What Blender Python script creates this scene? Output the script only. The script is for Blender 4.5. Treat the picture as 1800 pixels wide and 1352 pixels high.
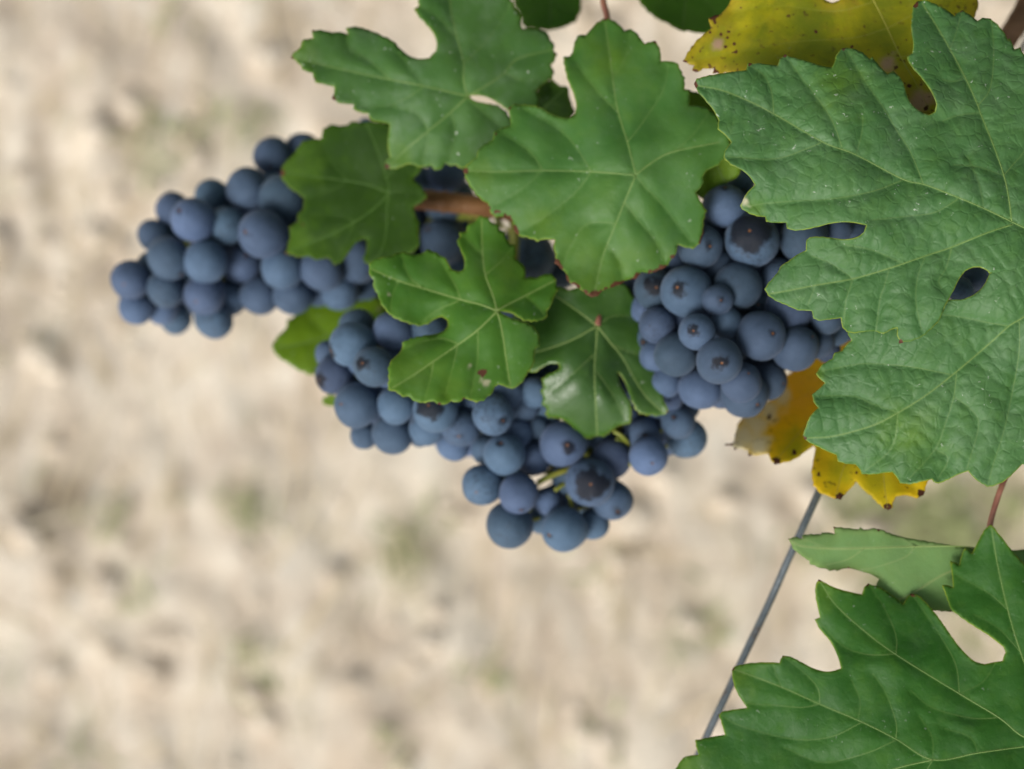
import bpy, math, random
import numpy as np
from mathutils import Vector, Matrix, noise
from mathutils.geometry import delaunay_2d_cdt

random.seed(7)
rng = np.random.default_rng(7)
scene = bpy.context.scene
for _o in list(bpy.data.objects):
    bpy.data.objects.remove(_o)

# ------------------------------------------------------------------ camera
PITCH = math.radians(78)                      # looking down at the vine and the soil behind it
CAM = Vector((0.0, 0.0, 1.62))
FPX = 2500.0                                  # focal length in photo pixels (50 mm on 36 mm, 1800 px wide)
cam_data = bpy.data.cameras.new('camera')
cam_data.lens, cam_data.sensor_width, cam_data.sensor_fit = 50.0, 36.0, 'HORIZONTAL'
cam_data.clip_start, cam_data.clip_end = 0.02, 500.0
cam_data.dof.use_dof = True
cam_data.dof.focus_distance = 0.428
cam_data.dof.aperture_fstop = 5.2
cam = bpy.data.objects.new('camera', cam_data)
cam.location = CAM
cam.rotation_euler = (math.pi / 2 - PITCH, 0, 0)
scene.collection.objects.link(cam)
scene.camera = cam
RIGHT = Vector((1, 0, 0))
UP = Vector((0, math.sin(PITCH), math.cos(PITCH)))
BACK = Vector((0, -math.cos(PITCH), math.sin(PITCH)))

# ------------------------------------------------------------------ sky, sun, exposure
SUN_DIR = Vector((-0.46, -0.66, 0.60)).normalized()      # towards the sun: behind and left of the photographer
sun_el = math.asin(SUN_DIR.z)
sun_rot = math.atan2(SUN_DIR.x, SUN_DIR.y)
world = bpy.data.worlds.new('World')
scene.world = world
world.use_nodes = True
wn = world.node_tree
wn.nodes.clear()
sky = wn.nodes.new('ShaderNodeTexSky')
sky.sky_type = 'NISHITA'
sky.sun_disc = False
sky.sun_elevation, sky.sun_rotation = sun_el, sun_rot
sky.air_density, sky.dust_density, sky.ozone_density = 1.0, 3.0, 1.0
hs = wn.nodes.new('ShaderNodeHueSaturation')               # a thin cloud cover takes most of the blue out
hs.inputs['Saturation'].default_value = 0.20
bg = wn.nodes.new('ShaderNodeBackground')
bg.inputs['Strength'].default_value = 0.075
wo = wn.nodes.new('ShaderNodeOutputWorld')
wn.links.new(sky.outputs[0], hs.inputs['Color'])
wn.links.new(hs.outputs[0], bg.inputs['Color'])
wn.links.new(bg.outputs[0], wo.inputs['Surface'])
sun_data = bpy.data.lights.new('sun', 'SUN')
sun_data.energy, sun_data.angle, sun_data.color = 1.5, math.radians(28), (1.0, 0.955, 0.885)
sun = bpy.data.objects.new('sun', sun_data)
sun.rotation_euler = SUN_DIR.to_track_quat('Z', 'Y').to_euler()
scene.collection.objects.link(sun)
scene.view_settings.view_transform = 'Standard'
scene.view_settings.look = 'None'
scene.view_settings.gamma = 1.0
scene.view_settings.use_curve_mapping = False
scene.view_settings.exposure = 0.90
scene.render.engine = 'CYCLES'
scene.cycles.use_denoising = True
scene.cycles.max_bounces = 8
scene.cycles.transmission_bounces = 6

# ------------------------------------------------------------------ helpers
def P(px, py, d):
    """A point of the place seen at photo pixel (px, py), d metres in front of the lens plane."""
    return CAM + RIGHT * ((px - 900) / FPX * d) + UP * (-(py - 676) / FPX * d) - BACK * d

def Parr(xy, d):
    R, U, B, C = (np.array(v) for v in (RIGHT, UP, BACK, CAM))
    return C + R * ((xy[:, :1] - 900) / FPX * d[:, None]) - U * ((xy[:, 1:2] - 676) / FPX * d[:, None]) - B * d[:, None]

def Z(ox, oy, s, flat):
    a = np.array(flat, float).reshape(-1, 2)
    return [tuple(p) for p in a / s + np.array([ox, oy])]

def pts(flat):
    return [tuple(p) for p in np.array(flat, float).reshape(-1, 2)]

def link(o, parent=None):
    scene.collection.objects.link(o)
    if parent is not None:
        o.parent = parent
        if parent.type == 'EMPTY':
            o.matrix_parent_inverse = Matrix.Translation(-parent.location)
    return o

def tag(o, label=None, cat=None, group=None, kind=None):
    for k, v in (('label', label), ('category', cat), ('group', group), ('kind', kind)):
        if v:
            o[k] = v
    return o

def mesh_obj(name, verts, faces, mat, parent=None, smooth=True):
    me = bpy.data.meshes.new(name)
    me.from_pydata([tuple(v) for v in verts], [], faces)
    if smooth:
        me.polygons.foreach_set('use_smooth', [True] * len(me.polygons))
    me.materials.append(mat)
    me.update()
    return link(bpy.data.objects.new(name, me), parent)

def tube_data(path, radii, n=8, v0=0):
    """Verts and faces of a capped tube along a 3-D path."""
    path = [Vector(p) for p in path]
    V, F = [], []
    ref = Vector((0.13, 0.41, 0.9)).normalized()
    for i, p in enumerate(path):
        t = (path[min(i + 1, len(path) - 1)] - path[max(i - 1, 0)])
        t = t.normalized() if t.length > 1e-9 else Vector((1, 0, 0))
        a = t.cross(ref)
        if a.length < 0.05:
            a = t.cross(Vector((1, 0, 0)))
        a.normalize()
        b = t.cross(a)
        r = radii[i] if hasattr(radii, '__len__') else radii
        for k in range(n):
            an = 2 * math.pi * k / n
            V.append(p + a * (r * math.cos(an)) + b * (r * math.sin(an)))
    for i in range(len(path) - 1):
        for k in range(n):
            k2 = (k + 1) % n
            F.append((v0 + i * n + k, v0 + i * n + k2, v0 + (i + 1) * n + k2, v0 + (i + 1) * n + k))
    F.append(tuple(v0 + k for k in reversed(range(n))))
    e = v0 + (len(path) - 1) * n
    F.append(tuple(e + k for k in range(n)))
    return V, F

def smooth_path(ctrl, n=8):
    """Catmull-Rom through control points (any dimension)."""
    c = np.array([tuple(p) for p in ctrl], float)
    if len(c) < 3:
        return [tuple(c[0] + (c[1] - c[0]) * t) for t in np.linspace(0, 1, n + 1)]
    ext = np.vstack([2 * c[0] - c[1], c, 2 * c[-1] - c[-2]])
    out = []
    for i in range(1, len(ext) - 2):
        p0, p1, p2, p3 = ext[i - 1:i + 3]
        for t in np.linspace(0, 1, n, endpoint=False):
            out.append(0.5 * ((2 * p1) + (p2 - p0) * t + (2 * p0 - 5 * p1 + 4 * p2 - p3) * t * t + (3 * p1 - p0 - 3 * p2 + p3) * t ** 3))
    out.append(c[-1])
    return [tuple(p) for p in out]

class NG:
    """Small node-graph writer."""
    def __init__(s, name):
        s.mat = bpy.data.materials.new(name)
        s.mat.use_nodes = True
        s.t = s.mat.node_tree
        s.t.nodes.clear()
    def n(s, typ, **kw):
        nd = s.t.nodes.new(typ)
        for k, v in kw.items():
            setattr(nd, k, v)
        return nd
    def put(s, sock, v):
        if hasattr(v, 'links'):
            s.t.links.new(v, sock)
        elif isinstance(v, (tuple, list)) and len(v) == 3 and sock.type == 'RGBA':
            sock.default_value = (*v, 1)
        else:
            sock.default_value = v
    def math(s, op, a, b=0.0, c=0.0, clamp=False):
        nd = s.n('ShaderNodeMath', operation=op, use_clamp=clamp)
        for i, v in enumerate((a, b, c)):
            s.put(nd.inputs[i], v)
        return nd.outputs[0]
    def ramp(s, v, a, b, lo=0.0, hi=1.0, kind='SMOOTHSTEP'):
        nd = s.n('ShaderNodeMapRange', interpolation_type=kind, clamp=True)
        for i, x in enumerate((v, a, b, lo, hi)):
            s.put(nd.inputs[i], x)
        return nd.outputs[0]
    def mix(s, f, a, b, blend='MIX'):
        nd = s.n('ShaderNodeMix', data_type='RGBA', blend_type=blend)
        s.put(nd.inputs[0], f)
        s.put(nd.inputs[6], a)
        s.put(nd.inputs[7], b)
        return nd.outputs[2]
    def attr(s, name, typ='GEOMETRY'):
        return s.n('ShaderNodeAttribute', attribute_name=name, attribute_type=typ).outputs['Fac']
    def noise(s, scale, detail=3.0, rough=0.5, vec=None, w=None, dist=0.0):
        nd = s.n('ShaderNodeTexNoise', noise_dimensions='4D' if w is not None else '3D')
        nd.inputs['Scale'].default_value = scale
        nd.inputs['Detail'].default_value = detail
        nd.inputs['Roughness'].default_value = rough
        nd.inputs['Distortion'].default_value = dist
        if vec is not None:
            s.t.links.new(vec, nd.inputs['Vector'])
        if w is not None:
            s.put(nd.inputs['W'], w)
        return nd.outputs['Fac']
    def coord(s, which='Object'):
        return s.n('ShaderNodeTexCoord').outputs[which]
    def out(s, shader, disp=None):
        o = s.n('ShaderNodeOutputMaterial')
        s.t.links.new(shader, o.inputs['Surface'])
        return s.mat
    def bump(s, h, strength, dist):
        b = s.n('ShaderNodeBump')
        b.inputs['Strength'].default_value = strength
        b.inputs['Distance'].default_value = dist
        s.put(b.inputs['Height'], h)
        return b.outputs[0]
    def principled(s, color, rough, normal=None, **kw):
        p = s.n('ShaderNodeBsdfPrincipled')
        s.put(p.inputs['Base Color'], color)
        s.put(p.inputs['Roughness'], rough)
        if normal is not None:
            s.t.links.new(normal, p.inputs['Normal'])
        for k, v in kw.items():
            s.put(p.inputs[k.replace('_', ' ')], v)
        return p.outputs[0]

# ------------------------------------------------------------------ materials
def leaf_material(name, c1, c2, halo, rim, vein, trans, halo_w=16, halo_k=0.5, brown=0.15, speck=0.35,
                  tert_k=0.25, rough=0.52, spec=0.29, cells=0.0, trans_k=0.25, freckle=0.0, pale_c=(0.42, 0.40, 0.26),
                  lime_c=(0.10, 0.20, 0.018), vein_w=2.2, mottle=None):
    g = NG(name)
    pos = g.coord('Object')
    edge, vd, tert = g.attr('edge'), g.attr('vein'), g.attr('tert')
    a_brown, a_lime, a_pale = g.attr('brown'), g.attr('lime'), g.attr('pale')
    n_lo = g.noise(38, 4, 0.6, pos)
    n_mid = g.noise(170, 4, 0.6, pos)
    n_hi = g.noise(900, 3, 0.6, pos)
    col = g.mix(g.ramp(n_lo, 0.35, 0.65), c1, c2)
    col = g.mix(g.math('MULTIPLY', g.ramp(n_mid, 0.45, 0.75), 0.25), col, halo)
    if mottle:
        col = g.mix(g.math('MULTIPLY', g.ramp(g.noise(34, 6, 0.7, pos, dist=0.8), 0.43, 0.60), 0.75), col, mottle[0])
        col = g.mix(g.math('MULTIPLY', g.ramp(g.noise(70, 6, 0.75, pos, dist=0.5), 0.55, 0.75), 0.65), col, mottle[1])
    # inter-vein network: paler thread in the furrows
    tl = g.math('MULTIPLY', g.ramp(tert, 0.0, 3.2, 1.0, 0.0), tert_k)
    col = g.mix(tl, col, vein)
    # lime flush
    lf = g.math('MULTIPLY', a_lime, g.ramp(g.noise(110, 5, 0.7, pos), 0.3, 0.65, 0.35, 1.0))
    col = g.mix(lf, col, lime_c)
    # yellow-green margin
    he = g.math('MULTIPLY', g.ramp(g.math('ADD', edge, g.math('MULTIPLY', n_mid, 14.0)), 4.0, 7.0 + halo_w, 1.0, 0.0), halo_k)
    col = g.mix(he, col, halo)
    # veins
    vf = g.math('MAXIMUM', g.ramp(vd, 0.2, vein_w + 1.0, 0.45, 0.0), g.ramp(g.attr('fine'), 0.2, 2.4, 0.22, 0.0))
    col = g.mix(vf, col, vein)
    rimf = g.math('MULTIPLY', g.ramp(edge, 0.7, 2.4, 0.75, 0.0), g.ramp(n_mid, 0.35, 0.6, 0.25, 1.0))
    col = g.mix(rimf, col, rim)
    # pale withered tissue, then brown necrotic margins, spots and tips
    col = g.mix(a_pale, col, pale_c)
    bn = g.noise(60, 5, 0.7, pos)
    reach = g.math('MULTIPLY', g.ramp(bn, 0.62 - brown * 0.5, 0.80 - brown * 0.4), 11.0 * min(1.0, brown * 3))
    bm = g.ramp(g.math('SUBTRACT', g.math('ADD', edge, g.math('MULTIPLY', n_hi, 4.0)), reach), -0.6, 1.2, 1.0, 0.0)
    bb = g.ramp(g.math('ADD', a_brown, g.math('MULTIPLY', g.math('SUBTRACT', n_hi, 0.5), 0.7)), 0.35, 0.6)
    bmask = g.math('MAXIMUM', bm, bb)
    if freckle > 0:
        fr = g.noise(420, 2, 0.5, pos)
        fm = g.math('MULTIPLY', g.ramp(fr, 0.63, 0.69), g.ramp(n_lo, 0.36, 0.6, 0.25, 1.0))
        bmask = g.math('MAXIMUM', bmask, g.math('MULTIPLY', fm, freckle))
    bcol = g.mix(n_mid, (0.045, 0.014, 0.010), (0.16, 0.055, 0.022))
    col = g.mix(bmask, col, bcol)
    # pale dust flecks and rubbed scratches
    sp = g.noise(620, 2, 0.55, pos, dist=0.4)
    sm = g.math('MULTIPLY', g.ramp(sp, 0.675, 0.74), g.ramp(g.noise(55, 2, 0.5, pos), 0.46, 0.60))
    col = g.mix(g.math('MULTIPLY', sm, speck), col, (0.55, 0.60, 0.50))
    film = g.math('MULTIPLY', g.ramp(g.noise(90, 5, 0.7, pos), 0.42, 0.75), 0.07 * speck / 0.35)
    col = g.mix(film, col, (0.30, 0.38, 0.30))
    # fine cell relief
    h = g.math('ADD', g.math('MULTIPLY', n_hi, 0.5), g.math('MULTIPLY', g.noise(320, 4, 0.6, pos), 0.8))
    if cells > 0:
        wv = g.n('ShaderNodeVectorMath', operation='MULTIPLY_ADD')
        nz_ = g.n('ShaderNodeTexNoise')
        nz_.inputs['Scale'].default_value = 260
        g.t.links.new(pos, nz_.inputs['Vector'])
        g.t.links.new(nz_.outputs['Color'], wv.inputs[0])
        wv.inputs[1].default_value = (0.002, 0.002, 0.002)
        g.t.links.new(pos, wv.inputs[2])
        vo = g.n('ShaderNodeTexVoronoi', feature='DISTANCE_TO_EDGE')
        vo.inputs['Scale'].default_value = 270
        g.t.links.new(wv.outputs[0], vo.inputs['Vector'])
        h = g.math('ADD', h, g.math('MULTIPLY', g.ramp(vo.outputs['Distance'], 0.0, 0.16), cells))
    nrm = g.bump(h, 0.35, 0.0006)
    rg = g.ramp(n_mid, 0.3, 0.7, rough - 0.06, rough + 0.12)
    rg = g.math('MAXIMUM', rg, g.math('MULTIPLY', bmask, 0.8))
    pr = g.principled(col, rg, nrm, Specular_IOR_Level=spec)
    tr = g.n('ShaderNodeBsdfTranslucent')
    g.put(tr.inputs['Color'], g.mix(bmask, g.mix(g.math('MAXIMUM', a_lime, 0.0), g.mix(a_pale, trans, pale_c), (0.30, 0.42, 0.03)), (0.05, 0.02, 0.01)))
    mx = g.n('ShaderNodeMixShader')
    mx.inputs[0].default_value = trans_k
    g.t.links.new(pr, mx.inputs[1])
    g.t.links.new(tr.outputs[0], mx.inputs[2])
    return g.out(mx.outputs[0])

GREEN = dict(c1=(0.033, 0.118, 0.020), c2=(0.047, 0.144, 0.027), halo=(0.070, 0.175, 0.012), rim=(0.24, 0.30, 0.025),
             vein=(0.13, 0.22, 0.055), trans=(0.12, 0.34, 0.012))
def green(name, **kw):
    d = dict(GREEN)
    d.update(kw)
    return leaf_material(name, **d)

M_BIG = green('leaf_quilted', c1=(0.054, 0.145, 0.041), c2=(0.069, 0.168, 0.051), vein=(0.17, 0.27, 0.075), speck=0.6, brown=0.04, tert_k=0.07, rough=0.52, spec=0.30, trans_k=0.2, halo_w=4, halo_k=0.4, cells=0.42)
M_DEEP = green('leaf_deep_green', c1=(0.021, 0.093, 0.010), c2=(0.030, 0.112, 0.014), spec=0.22, speck=0.25, brown=0.04, tert_k=0.06, rough=0.52, trans_k=0.22, halo_w=10, halo_k=0.5, cells=0.15)
M_MID = green('leaf_mid_green', c1=(0.049, 0.145, 0.027), c2=(0.065, 0.168, 0.033), tert_k=0.02, brown=0.20, speck=0.35, halo_w=18, halo_k=0.35, vein=(0.15, 0.24, 0.065))
M_DUSTY = green('leaf_dusty_green', c1=(0.056, 0.145, 0.033), c2=(0.071, 0.166, 0.039), tert_k=0.03, brown=0.10, speck=0.9, halo_w=14, halo_k=0.4)
M_SHADE = green('leaf_shaded_green', c1=(0.018, 0.050, 0.004), c2=(0.025, 0.062, 0.006), tert_k=0.02, brown=0.05, speck=0.15, halo=(0.05, 0.12, 0.006), rim=(0.12, 0.14, 0.012), vein=(0.05, 0.11, 0.015), spec=0.14, rough=0.62)  # shade of the leaves in front is put into this darker green
M_LIME = green('leaf_fresh_green', c1=(0.046, 0.143, 0.014), c2=(0.065, 0.175, 0.018), tert_k=0.02, brown=0.06, speck=0.35, halo=(0.085, 0.20, 0.008), halo_w=18, halo_k=0.4, vein=(0.20, 0.31, 0.065))
M_GLOSSY = green('leaf_glossy_green', c1=(0.036, 0.101, 0.014), c2=(0.050, 0.122, 0.020), tert_k=0.02, brown=0.05, rough=0.36, spec=0.6, vein=(0.16, 0.24, 0.07))
M_UNDER = green('leaf_underside', c1=(0.150, 0.280, 0.090), c2=(0.172, 0.305, 0.100), halo=(0.20, 0.29, 0.08), vein=(0.34, 0.42, 0.18), rim=(0.16, 0.20, 0.07), tert_k=0.10, brown=0.05, rough=0.7, spec=0.25, speck=0.2, vein_w=3.2, trans_k=0.3)
M_TOP = green('leaf_olive_green', c1=(0.052, 0.135, 0.012), c2=(0.066, 0.155, 0.015), tert_k=0.02, brown=0.05, speck=0.1, spec=0.2, rough=0.6, trans_k=0.3)
M_BACKLIT = green('leaf_yellow_green', c1=(0.15, 0.27, 0.010), c2=(0.18, 0.30, 0.012), halo=(0.11, 0.20, 0.012), tert_k=0.02, brown=0.04, trans_k=0.35)
M_YELLOW = leaf_material('leaf_yellowed', (0.50, 0.42, 0.009), (0.42, 0.40, 0.012), (0.40, 0.26, 0.016), (0.40, 0.28, 0.03), (0.32, 0.34, 0.04), (0.55, 0.45, 0.02),
                         halo_w=30, halo_k=0.55, brown=0.26, speck=0.1, tert_k=0.03, rough=0.55, trans_k=0.25, freckle=0.9, pale_c=(0.50, 0.32, 0.22), lime_c=(0.15, 0.20, 0.010), mottle=((0.20, 0.24, 0.009), (0.34, 0.17, 0.03)))
M_GOLD = leaf_material('leaf_golden', (0.80, 0.60, 0.010), (0.76, 0.60, 0.012), (0.66, 0.46, 0.012), (0.45, 0.30, 0.03), (0.62, 0.46, 0.04), (0.85, 0.60, 0.02),
                       halo_w=20, halo_k=0.4, brown=0.10, speck=0.1, tert_k=0.02, rough=0.5, trans_k=0.42, freckle=0.5, pale_c=(0.76, 0.70, 0.48), lime_c=(0.40, 0.36, 0.010), mottle=((0.62, 0.50, 0.012), (0.70, 0.46, 0.02)))

def simple_mat(name, c1, c2, scale, rough, spec=0.4, bump=0.3, bdist=0.0004, stretch=None, metallic=0.0):
    g = NG(name)
    pos = g.coord('Object')
    if stretch:
        m = g.n('ShaderNodeMapping')
        m.inputs['Scale'].default_value = stretch
        g.t.links.new(pos, m.inputs['Vector'])
        pos = m.outputs[0]
    nz = g.noise(scale, 4, 0.6, pos)
    nz2 = g.noise(scale * 5, 3, 0.6, pos)
    col = g.mix(g.ramp(nz, 0.3, 0.7), c1, c2)
    return g.out(g.principled(col, g.ramp(nz2, 0.3, 0.7, rough - 0.08, rough + 0.08), g.bump(nz2, bump, bdist), Specular_IOR_Level=spec, Metallic=metallic))

M_VEIN = simple_mat('leaf_vein', (0.12, 0.22, 0.05), (0.17, 0.26, 0.07), 200, 0.55)
M_VEIN_PALE = simple_mat('leaf_vein_pale', (0.20, 0.30, 0.08), (0.26, 0.35, 0.11), 200, 0.6)
M_VEIN_YELLOW = simple_mat('leaf_vein_yellow', (0.36, 0.36, 0.06), (0.42, 0.36, 0.06), 200, 0.6)
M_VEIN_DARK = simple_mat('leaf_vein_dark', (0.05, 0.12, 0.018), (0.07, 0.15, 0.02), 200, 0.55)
M_PETIOLE = simple_mat('petiole_red', (0.20, 0.075, 0.055), (0.27, 0.12, 0.075), 120, 0.45)
M_PETIOLE_G = simple_mat('petiole_green', (0.15, 0.19, 0.05), (0.22, 0.12, 0.06), 60, 0.45)
M_CANE = simple_mat('cane_bark', (0.20, 0.085, 0.030), (0.30, 0.145, 0.055), 160, 0.55, stretch=(0.25, 1, 1), bump=0.6)
M_CANE_DARK = simple_mat('old_cane_bark', (0.13, 0.065, 0.035), (0.22, 0.12, 0.07), 160, 0.7, stretch=(0.25, 1, 1), bump=0.6)
M_BARK = simple_mat('trunk_bark', (0.07, 0.045, 0.03), (0.16, 0.11, 0.08), 60, 0.9, bump=1.0, bdist=0.004, stretch=(1, 1, 0.25))
M_STEM = simple_mat('bunch_stem', (0.16, 0.20, 0.025), (0.26, 0.25, 0.04), 150, 0.5)
def wire_material():
    g = NG('galvanised_wire')
    pos = g.coord('Object')
    a, b = g.noise(140, 5, 0.7, pos), g.noise(900, 3, 0.6, pos)
    col = g.mix(g.ramp(b, 0.3, 0.7), (0.085, 0.105, 0.12), (0.13, 0.155, 0.175))
    col = g.mix(g.math('MULTIPLY', g.ramp(a, 0.56, 0.68), 0.55), col, (0.10, 0.055, 0.03))
    return g.out(g.principled(col, g.ramp(a, 0.4, 0.6, 0.42, 0.7), g.bump(b, 0.3, 0.0003), Specular_IOR_Level=0.5, Metallic=0.15))
M_WIRE = wire_material()

def grape_material():
    g = NG('grape_bloom')
    pos = g.coord('Object')
    rnd = g.n('ShaderNodeObjectInfo').outputs['Random']
    seed = g.math('MULTIPLY', rnd, 60.0)
    rub = g.attr('rub', 'OBJECT')
    sep = g.n('ShaderNodeSeparateXYZ')
    nrmz = g.n('ShaderNodeVectorMath', operation='NORMALIZE')
    g.t.links.new(pos, nrmz.inputs[0])
    g.t.links.new(nrmz.outputs[0], sep.inputs[0])
    ang = g.math('ARCCOSINE', sep.outputs['Z'])                       # 0 at the stylar end
    n1 = g.noise(1.6, 4, 0.6, pos, w=seed)
    n2 = g.noise(5.5, 5, 0.65, pos, w=seed)
    n3 = g.noise(26, 3, 0.6, pos, w=seed)
    d = g.math('SUBTRACT', g.math('ADD', ang, g.math('MULTIPLY', g.math('SUBTRACT', n1, 0.5), 1.3)), rub)
    d = g.math('ADD', d, g.math('MULTIPLY', g.math('SUBTRACT', n2, 0.5), 0.28))
    patch = g.ramp(d, -0.15, 0.16, 1.0, 0.0)
    scuff = g.math('MULTIPLY', g.ramp(g.math('ADD', n2, g.math('MULTIPLY', g.math('POWER', rnd, 4.0), 0.16)), 0.62, 0.80), 0.5)
    bare = g.math('MAXIMUM', g.math('MULTIPLY', patch, 0.88), scuff)
    bloom_shade = g.mix(g.ramp(n1, 0.3, 0.7), (0.050, 0.089, 0.155), (0.072, 0.120, 0.202))
    bloom_shade = g.mix(g.math('MULTIPLY', g.ramp(n3, 0.35, 0.7), 0.35), bloom_shade, (0.096, 0.150, 0.238))
    tone = g.ramp(g.math('FRACT', g.math('MULTIPLY', rnd, 3.7)), 0.0, 1.0, 0.60, 1.18, 'LINEAR')
    hv = g.n('ShaderNodeHueSaturation')
    g.put(hv.inputs['Value'], g.math('MULTIPLY', tone, g.attr('bloom_shade', 'OBJECT')))
    g.put(hv.inputs['Hue'], g.ramp(g.math('FRACT', g.math('MULTIPLY', rnd, 7.3)), 0, 1, 0.488, 0.515, 'LINEAR'))
    g.t.links.new(bloom_shade, hv.inputs['Color'])
    skin = g.mix(g.ramp(n3, 0.4, 0.7), (0.004, 0.004, 0.006), (0.014, 0.011, 0.013))
    col = g.mix(bare, hv.outputs[0], skin)
    scar = g.ramp(g.math('ADD', ang, g.math('MULTIPLY', n3, 0.02)), 0.045, 0.085, 1.0, 0.0)
    col = g.mix(scar, col, (0.16, 0.07, 0.03))
    rough = g.math('SUBTRACT', 0.72, g.math('MULTIPLY', bare, 0.36))
    h = g.math('ADD', g.math('MULTIPLY', n3, 0.4), g.math('MULTIPLY', scar, -0.8))
    pr = g.principled(col, rough, g.bump(h, 0.25, 0.03), Specular_IOR_Level=g.math('SUBTRACT', 0.35, g.math('MULTIPLY', patch, 0.20)), Sheen_Weight=g.math('MULTIPLY', g.math('SUBTRACT', 1.0, bare), 0.15), Sheen_Roughness=0.4, Sheen_Tint=(0.62, 0.74, 1.0))
    return g.out(pr)
M_GRAPE = grape_material()

# ------------------------------------------------------------------ ground
def ground_material():
    g = NG('dry_soil')
    pos = g.coord('Object')
    m = g.n('ShaderNodeMapping')
    m.inputs['Scale'].default_value = (1.5, 0.7, 1.0)
    m.inputs['Rotation'].default_value = (0, 0, 0.25)
    g.t.links.new(pos, m.inputs['Vector'])
    v = m.outputs[0]
    a = g.noise(7, 6, 0.6, v, dist=0.6)
    b = g.noise(24, 5, 0.55, v, dist=0.4)
    c = g.noise(3.2, 4, 0.6, pos)
    d = g.noise(150, 4, 0.6, pos)
    col = g.mix(g.ramp(a, 0.34, 0.66), (0.61, 0.51, 0.40), (0.77, 0.69, 0.57))
    col = g.mix(g.ramp(b, 0.52, 0.72), col, (0.74, 0.68, 0.58))
    col = g.mix(g.math('MULTIPLY', g.ramp(b, 0.46, 0.30), 0.42), col, (0.36, 0.27, 0.185))
    col = g.mix(g.math('MULTIPLY', g.ramp(g.noise(14, 4, 0.6, v), 0.60, 0.74), 0.5), col, (0.30, 0.31, 0.16))
    col = g.mix(g.math('MULTIPLY', g.ramp(c, 0.5, 0.75), 0.3), col, (0.48, 0.43, 0.38))
    col = g.mix(g.math('MULTIPLY', g.ramp(d, 0.4, 0.7), 0.2), col, (0.25, 0.19, 0.13))
    col = g.mix(g.math('MULTIPLY', g.attr('dark_patch'), g.ramp(b, 0.3, 0.6, 1.0, 0.6)), col, (0.16, 0.115, 0.07))  # darker brown patches at the listed spots
    col = g.mix(g.math('MULTIPLY', g.attr('mossy'), g.ramp(a, 0.35, 0.6, 0.25, 0.85)), col, (0.43, 0.40, 0.20))
    return g.out(g.principled(col, 0.95, g.bump(g.math('ADD', d, b), 0.6, 0.006), Specular_IOR_Level=0.15))
M_SOIL = ground_material()

def ground_height(x, y):
    fade = max(0.0, 1 - max(0, abs(x) - 1.3) / 1.0) * max(0.0, 1 - max(0, abs(y - 0.45) - 1.2) / 1.0)
    if fade <= 0:
        return 0.0
    h = 0.013 * noise.noise(Vector((x * 7, y * 4.5, 1.3)))
    h += 0.009 * noise.noise(Vector((x * 17, y * 11, 4.1)))
    h += 0.005 * noise.noise(Vector((x * 40, y * 32, 9.7)))
    r = noise.noise(Vector((x * 9 + 3, y * 6, 7.7)))
    h -= 0.030 * max(0, r - 0.28)
    return h * fade

def build_ground():
    fx = np.arange(-1.3, 1.3001, 0.0105)
    fy = np.arange(-0.75, 1.5, 0.0105)
    xs = np.concatenate([[-120, -60, -30, -15, -8, -4, -2.4, -1.7], fx, [1.7, 2.4, 4, 8, 15, 30, 60, 120]])
    ys = np.concatenate([[-120, -60, -30, -15, -8, -4, -2, -1.2], fy, [2.6, 3.6, 6, 10, 18, 32, 60, 120]])
    nx, ny = len(xs), len(ys)
    V = [(x, y, ground_height(x, y)) for y in ys for x in xs]
    F = [(j * nx + i, j * nx + i + 1, (j + 1) * nx + i + 1, (j + 1) * nx + i) for j in range(ny - 1) for i in range(nx - 1)]
    o = mesh_obj('ground', V, F, M_SOIL)
    va = np.array(V)[:, :2]
    def gp(px, py):
        d = P(px, py, 1.0) - CAM
        q = CAM + d * (-CAM.z / d.z)
        return np.array((q.x, q.y))
    for nm, lst in (('dark_patch', [(98, 870, 36, 1), (85, 915, 34, .7), (75, 290, 20, 1), (68, 245, 17, .85), (58, 195, 15, .7), (78, 325, 20, 1), (76, 345, 16, .8), (55, 140, 14, .4), (275, 1120, 18, .6), (360, 265, 16, .5), (1560, 930, 60, .35), (1740, 1120, 60, .4), (700, 970, 34, .35), (230, 790, 30, .4), (130, 1300, 30, .3), (30, 15, 60, .35), (185, 470, 14, .5)]),
                    ('mossy', [(1600, 930, 130, .9), (1750, 900, 110, .8), (1500, 880, 80, .5), (1680, 1110, 70, .6), (1230, 1110, 70, .4), (440, 880, 40, .5), (450, 1170, 40, .5), (180, 900, 50, .4), (720, 980, 50, .45), (260, 290, 36, .4), (230, 1040, 30, .4)])):
        f = np.zeros(len(va))
        for px, py, r, k in lst:
            c, e = gp(px, py), gp(px + r, py)
            rr = np.hypot(*(e - c))
            dd = np.hypot(va[:, 0] - c[0], (va[:, 1] - c[1]) * 0.75)
            f = np.maximum(f, k * np.exp(-(dd / rr) ** 2))
        at = o.data.attributes.new(nm, 'FLOAT', 'POINT')
        at.data.foreach_set('value', f.astype(np.float32))
    tag(o, 'dry pale crumbly vineyard soil far below the vine', 'ground', kind='structure')
build_ground()

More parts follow.
